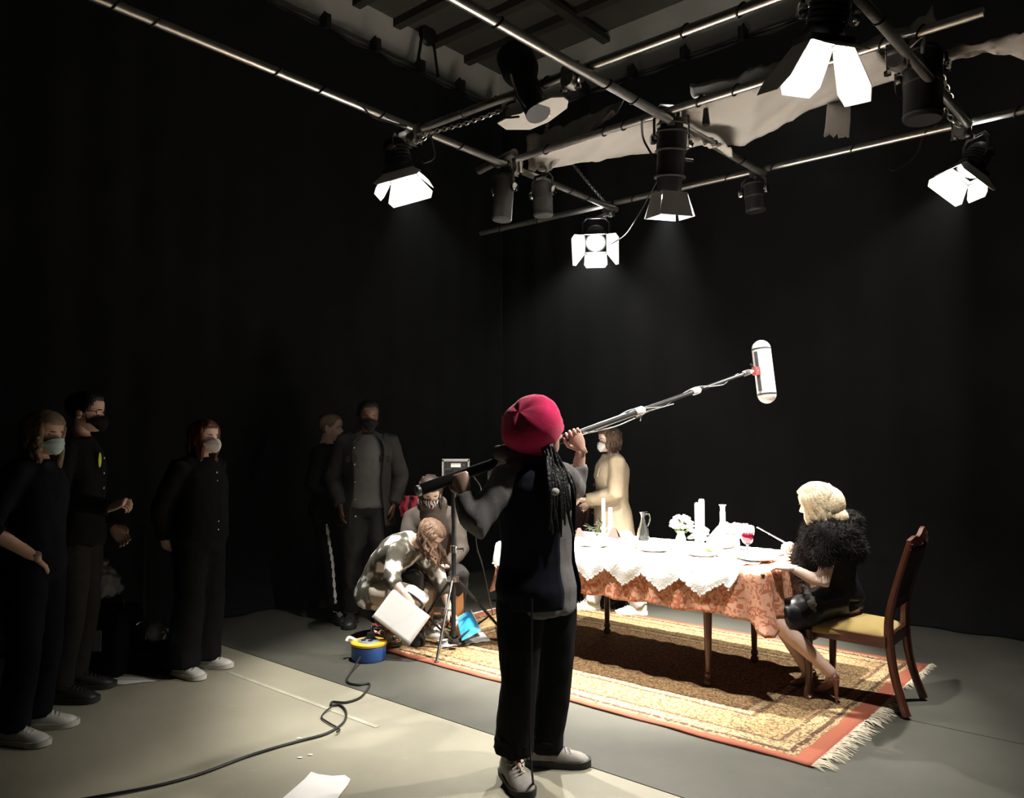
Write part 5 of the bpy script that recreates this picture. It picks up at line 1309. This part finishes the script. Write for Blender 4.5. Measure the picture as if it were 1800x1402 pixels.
# wine glass
c = on_table(1314, 975); o = thing('wine_glass', 'stemmed glass filled with bright red drink', 'glass', c)
MB().lathe([(.034, 0), (.034, .002), (.008, .006), (.0045, .012), (.004, .055), (.010, .064), (.030, .080), (.040, .105), (.039, .128), (.034, .150), (.033, .150), (.038, .128), (.039, .105), (.029, .081), (.008, .066), (.001, .064)], c, None, 28).build('glass', M_glass, o)
MB().lathe([(.002, .0665), (.008, .0675), (.0285, .082), (.0383, .105), (.0375, .128), (.0365, .134), (.002, .134)], c, None, 28).build('drink', M_wine, o)
for k in range(9): MB().ell(c + Vector((.024 * math.cos(k * .7), .024 * math.sin(k * .7), .136)), .006, None, 6, 4).build('berry', mat('dark_red_berry', (.28, .01, .03), .3), o)
# plates and cutlery
def plate(label, px, py, r, n=1):
    c = on_table(px, py); o = thing('plate', label, 'plate', c, 0, 'plates on the table')
    MB().lathe([(r * .55, 0), (r * .62, .003), (r * .72, .008), (r, .018), (r * .995, .021), (r * .7, .012), (r * .6, .006), (.002, .005)], c, None, 32).build('dish', M_china, o)
    MB().lathe([(r * .93, .0195), (r * .95, .0208)], c, None, 32, cap=False).build('rim_line', M_silver, o)
plate('white dinner plate in front of the blonde woman', 1330, 984, .125)
plate('white plate under the pale lettuce', 1236, 976, .115)
plate('white plate near the middle of the table', 1150, 968, .115)
plate('white plate at the table left end', 1045, 960, .115)
def cutlery(name, label, a, b, kind):
    a = on_table(*a) + Z * .024; b = on_table(*b) + Z * .010; d = (b - a).normalized(); s = d.cross(Z).normalized(); n = s.cross(d); L = (b - a).length
    o = thing(name, label, name, a, 0, 'cutlery on the table')
    MB().tube([a + d * L * .5, a + d * L * .8, b], [.0035, .006, .005], 8, flat=.5).build('handle', M_silver, o)
    if kind == 'knife': MB().prism([(0, -.002), (L * .5, -.005), (L * .52, .005), (L * .1, .008), (0, .004)], .0012, (d, s, n), a).build('blade', M_silver, o, smooth=False)
    else:
        for k in (-1, 0, 1): MB().tube([a + s * .005 * k, a + d * .04 + s * .005 * k, a + d * .06, a + d * L * .52], [.0012, .0016, .002, .003], 5).build('tine', M_silver, o)
cutlery('table_knife', 'silver table knife lying across the front plate rim', (1312, 983), (1356, 989), 'knife')
cutlery('table_fork', 'silver fork lying left of the front plate', (1256, 984), (1290, 992), 'fork')
cutlery('dessert_fork', 'small silver fork on the middle of the white cloth', (1140, 956), (1178, 962), 'fork')
# long serving fork in the woman's far hand
hw = ACT.j['wrR'] + Vector((-.05, -.03, .05)); tip = D(1331, 926, 5.10)
o = thing('serving_fork', 'long thin serving fork reaching from the hand to the pink loaf', 'fork', hw)
d = (tip - hw).normalized(); s = d.cross(Z).normalized()
MB().tube([hw - d * .05, hw + d * .06, hw.lerp(tip, .75)], [.006, .005, .0035], 8).build('handle', M_silver, o)
for k in (-1, 1): MB().smooth_tube([hw.lerp(tip, .74), hw.lerp(tip, .8) + s * .008 * k, tip + s * .008 * k], .0025, 6, 4).build('tine', M_silver, o)
MB().ell(hw.lerp(tip, .62), (.006, .006, .006)).build('collar', M_silver, o)

# ------------------------------------------------------------------ boom pole and microphone
PM = D(1343, 653, 4.95)
bo = thing('boom_pole', 'long black boom pole with spiral cable held across the operator shoulders', 'boom pole', PA)
q1 = PA.lerp(PB, .16)
MB().tube([PA, PA + pd * .02, q1, PA.lerp(PB, .36)], [.019, .026, .024, .022], 14).build('grip', mat('black_foam_grip', (.012, .012, .012), .9), bo)
M_boom = mat('carbon_grey_tube', (.05, .05, .05), .25, .0); M_lead = mat('grey_lead', (.35, .35, .34), .5)
for k, (a, b, r) in enumerate(((.34, .58, .0165), (.58, .78, .0135), (.78, .985, .011))):
    MB().tube([PA.lerp(PB, a), PA.lerp(PB, b)], r, 12).build('pole_section', M_boom, bo)
    MB().lathe([(r + .002, -.03), (r + .007, -.02), (r + .007, .03), (r + .001, .04)], PA.lerp(PB, b), frame_of(pd), 14).build('locking_collar', M_white_enamel if k < 2 else M_clamp, bo)
MB().lathe([(.012, 0), (.024, .005), (.024, .018), (.012, .022)], PA - pd * .012, frame_of(pd), 14).build('end_cap', M_clamp, bo)
x_, y_, z_ = frame_of(pd); pts = []
for k in range(140):
    t = k / 139; s = .40 + .56 * t; a = t * 2 * PI * 2.6; r = .019 + .004 * math.sin(k * .21)
    pts.append(PA.lerp(PB, s) + (x_ * math.cos(a) + y_ * math.sin(a)) * r)
MB().tube(pts, .003, 6).build('coiled_cable', M_lead, bo)
MB().smooth_tube([PA.lerp(PB, .40) - Z * .012, PA.lerp(PB, .5) - Z * .035, PA.lerp(PB, .58) - Z * .03, PA.lerp(PB, .585) - Z * .055, PA.lerp(PB, .6) - Z * .02, PA.lerp(PB, .7) - Z * .028], .0032, 6).build('slack_cable', M_lead, bo)
ma = (D(1336, 597, 4.97) - D(1350, 709, 4.93)).normalized()
mo = thing('microphone_blimp', 'white capsule-shaped microphone blimp on the end of the boom', 'microphone', PM)
L, R = .405 / 2, .058; ax = frame_of(ma); M_blimp = mat('off_white_mesh', (.84, .83, .80), .75, var=.03, scale=60, bump=.3, bscale=400)
def cap_prof(s): return [(max(.003, R * math.cos(q)), s * (L - R + R * math.sin(q))) for q in [PI / 2 * i / 8 for i in range(9)]]
MB().lathe([(R, -(L - R) + .004), (R, (L - R) - .004)], PM, ax, 28).build('tube', M_blimp, mo)
for s in (1, -1):
    MB().lathe(cap_prof(s), PM, ax, 28).build('end_cap', M_blimp, mo)
    MB().lathe([(R + .0015, s * (L - R) - .005), (R + .0025, s * (L - R)), (R + .0015, s * (L - R) + .005)], PM, ax, 28).build('seam_ring', M_greymetal, mo)
side = (pd * -1 - ma * (pd * -1).dot(ma)).normalized(); sx_ = ma.cross(side)
MB().box(PM + side * (R - .001), (.016, .020, .25), (side, sx_, ma)).build('rail', M_greymetal, mo)
MB().box(PM + side * (R + .02), (.045, .03, .05), (side, sx_, ma)).build('mount', mat('red_mount', (.45, .10, .10), .5), mo)
MB().tube([PM + side * (R + .03), PB - pd * .01], .013, 10).build('pole_adapter', M_white_enamel, mo)
MB().tube([PM + side * (R + .03) + sx_ * .02, PM + side * (R + .03) - sx_ * .03 + ma * .05], .006, 8).build('thumb_screw', M_chrome, mo)

# ------------------------------------------------------------------ tripod stand with a small monitor box
sb = D(797, 1138, 5.72); sb.z = 0
so = thing('light_stand', 'black tripod stand with chrome collars on the rug edge', 'tripod', sb)
ptop = D(800, 852, 5.72)
MB().tube([sb + Z * .10, Vector((sb.x, sb.y, ptop.z))], .017, 12).build('pole', M_blackmetal, so)
MB().tube([Vector((sb.x, sb.y, .95)), Vector((sb.x, sb.y, 1.10))], .020, 12).build('upper_pole', M_blackmetal, so)
hub = Vector((sb.x, sb.y, D(797, 1017, 5.72).z)); hub2 = Vector((sb.x, sb.y, D(800, 965, 5.72).z)); low = Vector((sb.x, sb.y, D(797, 1135, 5.72).z + .03))
MB().lathe([(.022, -.02), (.042, -.018), (.042, .015), (.022, .02)], hub, None, 16).build('leg_collar', M_chrome, so)
MB().lathe([(.02, -.03), (.028, -.025), (.028, .025), (.02, .03)], hub2, None, 16).build('height_clamp', M_chrome, so)
MB().tube([hub2 + Vector((.02, -.01, 0)), hub2 + Vector((.07, -.02, 0))], [.009, .014], 8).build('clamp_knob', M_chrome, so)
MB().lathe([(.018, -.012), (.04, -.01), (.04, .012), (.018, .014)], low, None, 14).build('spreader_collar', M_blackmetal, so)
for (fx, fy) in ((767, 1167), (724, 1122), (893, 1122)):
    ft = G(fx, fy); d = (ft - hub).normalized()
    g = MB().tube([hub + Vector((ft.x - hub.x, ft.y - hub.y, 0)).normalized() * .035 - Z * .01, ft + Z * .012], .0105, 10).build('leg', M_chrome if fx == 767 else M_blackmetal, so)
    MB().ell(ft + Z * .012, (.016, .016, .012)).build('rubber_foot', M_cable, g)
    MB().tube([low, hub.lerp(ft, .62)], .007, 8).build('brace', M_blackmetal, so)
mc = D(802, 829, 5.70)
mn = thing('monitor_box', 'small grey box with white label on top of the tripod stand', 'monitor', mc)
m = MB().box(mc, (.185, .10, .185)).build('case', M_greymetal, mn, smooth=False); bevel(m, .008)
for dz in (.085,): MB().box(mc + Vector((0, -.052, dz)), (.195, .012, .018)).build('top_rim', mat('light_grey_plastic', (.35, .35, .35), .5), mn, smooth=False)
for q in (-1, 1): MB().box(mc + Vector((.092 * q, -.052, 0)), (.012, .012, .18)).build('side_rim', MATS['light_grey_plastic'], mn, smooth=False)
MB().box(mc + Vector((.0, -.052, .05)), (.07, .006, .03)).build('label_plate', M_white_enamel, mn, smooth=False)
for q in (-1, 1): MB().box(mc + Vector((.045 * q, -.053, -.01)), (.06, .005, .055)).build('vent_panel', M_blackmetal, mn, smooth=False)
MB().tube([Vector((sb.x, sb.y, ptop.z - .01)), mc - Z * .09], .014, 8).build('spigot', M_clamp, mn)
cable('thin black lead hanging from the operator elbow behind the tripod', [D(833, 838, 5.5), D(846, 862, 5.5), D(836, 900, 5.4), D(838, 960, 5.4), D(850, 1000, 5.6), G(866, 1080)], .005)

# wooden stool under the seated person
sp_ = D(778, 1030, 6.42); stl = thing('wooden_stool', 'orange-brown wooden stool under the seated person in the hoodie', 'stool', (sp_.x, sp_.y, 0))
M_pine = mat('orange_pine', (.42, .18, .06), .5, var=.2, scale=12)
c = Vector((sp_.x, sp_.y, 0)); zs = ACT and .40
MB().lathe([(.15, .375), (.165, .38), (.165, .40), (.15, .405)], c, None, 24).build('seat', M_pine, stl)
for q in range(4):
    a = PI / 4 + q * PI / 2; d = Vector((math.cos(a), math.sin(a), 0))
    MB().tube([c + d * .10 + Z * .38, c + d * .155 + Z * .001], [.022, .018], 10).build('leg', M_pine, stl)
    d2 = Vector((math.cos(a + PI / 2), math.sin(a + PI / 2), 0)); MB().tube([c + d * .138 + Z * .13, c + d2 * .138 + Z * .13], .009, 8).build('stretcher', M_pine, stl)
pf = D(808, 1050, 5.98); st2 = thing('wooden_post', 'orange wooden post standing right behind the tripod pole', 'post', (pf.x, pf.y, 0))
MB().box((pf.x, pf.y, .225), (.055, .045, .41)).build('shaft', M_pine, st2, smooth=False); MB().box((pf.x, pf.y, .011), (.09, .08, .022)).build('foot', M_pine, st2, smooth=False)

# white case held by the crouching woman
wc = [D(655, 1078, 5.52), D(690, 1040, 5.56), D(757, 1088, 5.50), D(720, 1128, 5.46)]
ctr = sum(wc, Vector()) / 4; ux = (wc[3] - wc[0]).normalized(); uy = (wc[1] - wc[0]); uy = (uy - ux * uy.dot(ux)).normalized(); un = ux.cross(uy)
wo = thing('white_case', 'white rounded case tilted in front of the crouching woman', 'case', ctr)
w, h = (wc[3] - wc[0]).length, .235
M_case = mat('white_plastic', (.80, .79, .77), .4, var=.03)
m = MB().box(ctr, (w, h, .05), (ux, uy, un)).build('shell', M_case, wo, smooth=False); bevel(m, .022, 3)
MB().box(ctr, (w + .003, h + .003, .006), (ux, uy, un)).build('seam', C_ltgrey, wo, smooth=False)
MB().smooth_tube([ctr + uy * (h / 2) - ux * .07, ctr + uy * (h / 2 + .035) - ux * .06, ctr + uy * (h / 2 + .035) + ux * .06, ctr + uy * (h / 2) + ux * .07], .010, 8, 5).build('handle', M_blackmetal, wo)

# blue folder, papers
def sheet(name, label, cat, pts, m, th=.002, group=None, curl=.0, seed=1.0):
    P_ = [Vector(p) for p in pts]
    def fn(s, t):
        p = P_[0].lerp(P_[1], s).lerp(P_[3].lerp(P_[2], s), t); return p + Z * (abs(noise.noise(Vector((s * 2.3 + seed, t * 2.3, seed)))) * curl + .002)
    o = MB().grid(fn, 12, 12).build(name, m, sharp=None); solid(o, th, 1); tag(o, label, cat, group); return o
M_blue = mat('glossy_blue_cover', (.03, .30, .62), .35, var=.5, scale=9)
bf = thing('blue_folder', 'shiny blue folder propped beside the tripod', 'folder', D(823, 1120, 5.85))
a_, b_, c_, d_ = D(803, 1086, 5.90), D(826, 1072, 5.92), D(846, 1108, 5.80), D(812, 1126, 5.76)
for k, nm in enumerate(('front_cover', 'back_cover')):
    dv = Vector((0, .014 * k, 0)); MB().rings([[p + dv for p in (a_, b_, c_, d_)], [p + dv + Vector((0, .003, 0)) for p in (a_, b_, c_, d_)]]).build(nm, M_blue, bf, smooth=False)
MB().rings([[p + Vector((0, .004, 0)) for p in (a_, b_, c_, d_)], [p + Vector((0, .013, 0)) for p in (a_, b_, c_, d_)]]).build('pages', M_paper, bf, smooth=False)
MB().tube([b_ + (c_ - b_) * .02 + Vector((.004, -.006, .01)), b_.lerp(c_, .6) + Vector((.004, -.006, .01))], .003, 6).build('pen', M_white_enamel, bf)
RZ = .014
sheet('paper_sheet', 'white paper sheet on the rug under the tripod, left one', 'paper', [G(772, 1140, RZ), G(812, 1134, RZ), G(800, 1120, RZ), G(768, 1126, RZ)], M_paper, group='papers on the rug', curl=.02, seed=3)
sheet('paper_sheet', 'white paper sheet on the rug right of the blue folder', 'paper', [G(820, 1134, RZ), G(862, 1126, RZ), G(850, 1112, RZ), G(812, 1120, RZ)], M_paper, group='papers on the rug', curl=.02, seed=5)
sheet('paper_sheet', 'white crumpled sheet on the rug under the crouching woman', 'paper', [G(752, 1116, RZ), G(776, 1110, RZ), G(770, 1096, RZ), G(748, 1100, RZ)], M_paper, group='papers on the rug', curl=.06, seed=8)
# papers on the floor
po = [(497, 1405), (535, 1372), (547, 1358), (560, 1363), (585, 1366), (606, 1364), (616, 1371), (612, 1380), (590, 1410), (570, 1440), (480, 1440)]
lo = [G(x, y) + Z * (.004 + .006 * abs(noise.noise(Vector((x * .03, y * .03, 0))))) for x, y in po]; o = MB().rings([lo, [p + Z * .002 for p in lo]]).build('floor_paper', M_paper, smooth=False); tag(o, 'white torn-edged paper lying on the floor at the bottom edge', 'paper')
po = [(172, 1200), (180, 1205), (216, 1204), (250, 1200), (275, 1198), (250, 1193), (228, 1191), (205, 1191), (190, 1192), (180, 1196)]
lo = [G(x, y) + Z * .004 for x, y in po]; o = MB().rings([lo, [p + Z * .003 for p in lo]]).build('floor_paper', M_paper, smooth=False); tag(o, 'white paper strip lying on the floor beside the auburn-haired woman', 'paper')
for k, (x, y, nm) in enumerate(((525, 1297, 'tiny white paper scrap just above the long floor cable'), (476, 1316, 'tiny white paper scrap touching the long floor cable'), (545, 1326, 'tiny white paper scrap midway between cable and torn paper'), (527, 1331, 'tiny white paper scrap nearest the torn paper'))):
    c = G(x, y, .002); o = MB().prism([(-.012, -.006), (.010, -.008), (.014, .004), (-.004, .009)], .0015, None, c).build('paper_scrap', M_paper, smooth=False); tag(o, nm, 'scrap', 'paper scraps on the floor')
# cable reel
rc = G(648, 1158); ro = thing('cable_reel', 'blue and yellow cable reel standing on the floor beside the rug', 'cable reel', rc)
M_rb = mat('blue_plastic', (.045, .13, .42), .4, var=.08); M_ry = mat('yellow_plastic', (.80, .45, .035), .4, var=.05)
R = .118
MB().lathe([(R * .94, .0), (R, .012), (R, .095), (R * .97, .10)], rc, None, 32).build('drum', M_rb, ro)
MB().lathe([(R * .95, .1), (R * 1.05, .104), (R * 1.05, .118), (R * .98, .124), (R * .55, .124)], rc, None, 32).build('yellow_flange', M_ry, ro)
MB().lathe([(R * .62, .123), (R * .60, .130), (R * .58, .132), (.003, .132)], rc, None, 24).build('socket_plate', mat('grey_blue_plastic', (.22, .26, .36), .5), ro)
for q in range(4):
    a = q * PI / 2 + .5; MB().lathe([(.016, .13), (.018, .138), (.012, .136)], rc + Vector((math.cos(a), math.sin(a), 0)) * .038, None, 12).build('socket', M_blackmetal, ro)
MB().box(rc + Vector((.01, .03, .15)), (.05, .035, .045)).build('plug', M_blackmetal, ro)
MB().smooth_tube([rc + Vector((.01, .03, .17)), rc + Vector((.01, .06, .21)), rc + Vector((.03, .10, .10)), rc + Vector((.06, .14, .02))], .007, 6).build('plug_lead', M_cable, ro)
MB().smooth_tube([rc + Vector((-.09, .02, .12)), rc + Vector((-.14, .02, .14)), rc + Vector((-.155, .0, .12))], [.012, .014, .010], 8, 5).build('crank_handle', M_white_enamel, ro)
fz = .008
pp_ = [(634, 1164), (618, 1180), (610, 1193), (614, 1200), (630, 1203), (649, 1201), (646, 1211), (632, 1226), (607, 1234), (585, 1233), (583, 1239), (598, 1239), (608, 1250), (604, 1269), (575, 1288), (525, 1302), (478, 1315), (428, 1331), (350, 1360), (272, 1381), (175, 1399), (60, 1418)]
pts = [G(x, y, fz) for x, y in pp_]; pts[0].z = .05
cable('long black cable snaking over the floor from the reel to the lower left', pts, .0065)
cable('loop of thin dark cable lying across the long floor cable', [G(585, 1240, .018), G(570, 1252, .008), G(566, 1261, .008), G(580, 1271, .008), G(597, 1281, .008), G(592, 1286, .016)], .0045)
cable('black cable hanging from the operator down over the front shoe to the floor', [D(935, 1052, 3.46), D(934, 1180, 3.43), D(932, 1300, 3.40), D(935, 1352, 3.36), G(938, 1388, .008), G(938, 1412, .008)], .0055)
# bouquet on the floor
fc = G(676, 1142); fo_ = thing('floor_bouquet', 'bunch of dark red and pink flowers lying on the rug corner', 'flowers', fc); rnd = random.Random(9)
M_fr = mat('dark_red_petal', (.22, .02, .025), .7, var=.3, scale=30); M_fp = mat('pink_petal', (.66, .42, .36), .7, var=.2, scale=30)
stm = MB()
for i in range(20):
    p = fc + Vector((rnd.uniform(-.11, .13), rnd.uniform(-.07, .08), rnd.uniform(.04, .15))); stm.tube([fc + Vector((.12, .05, .02)), p], .003, 5)
    q = MB()
    for k in range(7):
        a = rnd.uniform(0, 6.28); leaf_shape(q, p, Vector((math.cos(a), math.sin(a), rnd.uniform(-.2, .7))).normalized(), rnd.uniform(.035, .06), .012, Z)
    q.build('flower_head', M_fr if i % 5 < 3 and p.x < fc.x + .05 else M_fp, fo_, smooth=False)
stm.build('stems', M_leaf, fo_)
# red bag behind the seated person
rb = D(720, 886, 6.55); o = thing('red_scarf', 'red and pink scarf hanging on a rail behind the seated person', 'scarf', (rb.x, rb.y, 0))
mb = MB(); mb.grid(lambda s, t: rb + Vector(((s - .5) * .16 + .01 * math.sin(t * 9), .02 * math.sin(s * 14) , .07 - t * .17 - .05 * s * t)), 16, 14)
m = mb.build('cloth', mat('red_pink_wool', (.55, .06, .09), .9, var=.5, scale=25), o, sharp=None); solid(m, .012, 0)
MB().tube([Vector((rb.x, rb.y, .0)), Vector((rb.x, rb.y, rb.z + .06))], .012, 8).build('rail_post', M_blackmetal, o)
MB().tube([Vector((rb.x - .12, rb.y, rb.z + .06)), Vector((rb.x + .12, rb.y, rb.z + .06))], .010, 8).build('rail_bar', M_blackmetal, o)

# dim gear on the floor behind the left pair
gb = G(150, 1196); g1 = thing('equipment_case', 'black equipment case with a grey label on the dark floor behind the left pair', 'case', gb)
m = MB().box(gb + Vector((.02, .2, .21)), (.34, .34, .42)).build('body', C_black, g1, smooth=False); bevel(m, .02)
MB().box(gb + Vector((.03, .028, .24)), (.10, .006, .13)).build('label_panel', mat('grey_panel', (.20, .19, .19), .7), g1, smooth=False)
MB().smooth_tube([gb + Vector((-.08, .2, .42)), gb + Vector((-.07, .2, .47)), gb + Vector((.11, .2, .47)), gb + Vector((.12, .2, .42))], .012, 8).build('handle', M_blackmetal, g1)
pb = gb + Vector((-.02, .2, .475)); 
pm = MB().lathe([(.10, 0), (.115, .03), (.10, .10), (.06, .16), (.025, .19), (.05, .22)], pb + Z * .02, None, 18); pl = thing('plastic_bag', 'crumpled pale plastic bag on top of the black equipment case', 'bag', pb)
fuse(pm, .012, 1, (.03, 14, 14)).build('bag', mat('milky_plastic', (.32, .32, .33), .35, var=.15, scale=20), pl, sharp=None)
MB().tube([pb + Vector((.03 * math.cos(a), .03 * math.sin(a), .205)) for a in [2 * PI * i / 10 for i in range(10)]], .008, 6, closed=True).build('knot', MATS['milky_plastic'], pl)
hb_ = G(205, 1190); h1 = thing('rolling_stand_base', 'dark floor stand with shiny fittings left of the auburn-haired woman', 'stand', hb_)
q = hb_ + Vector((.16, .2, 0))
m = MB().box(q + Z * .08, (.30, .26, .16)).build('base', C_black, h1, smooth=False); bevel(m, .02)
MB().tube([q + Vector((-.10, .02, .16)), q + Vector((-.10, .02, .95))], .014, 10).build('upright', M_blackmetal, h1)
MB().ell(q + Vector((-.0, -.02, .245)), (.065, .06, .07), None, 12, 8).build('lamp_bulb', mat('pale_shell', (.30, .30, .31), .4), h1)
mb = MB().tube([q + Vector((-.055 + .05 * math.cos(a), -.07, .29 + .035 * math.sin(a))) for a in [.4 * i for i in range(8)]], .008, 6); mb.build('shiny_hook', M_chrome, h1)
mb = MB().tube([q + Vector((.085 + .02 * math.cos(a), -.08, .235 + .03 * math.sin(a))) for a in [.5 * i - 1.5 for i in range(9)]], .007, 6); mb.build('shiny_hook', M_chrome, h1)
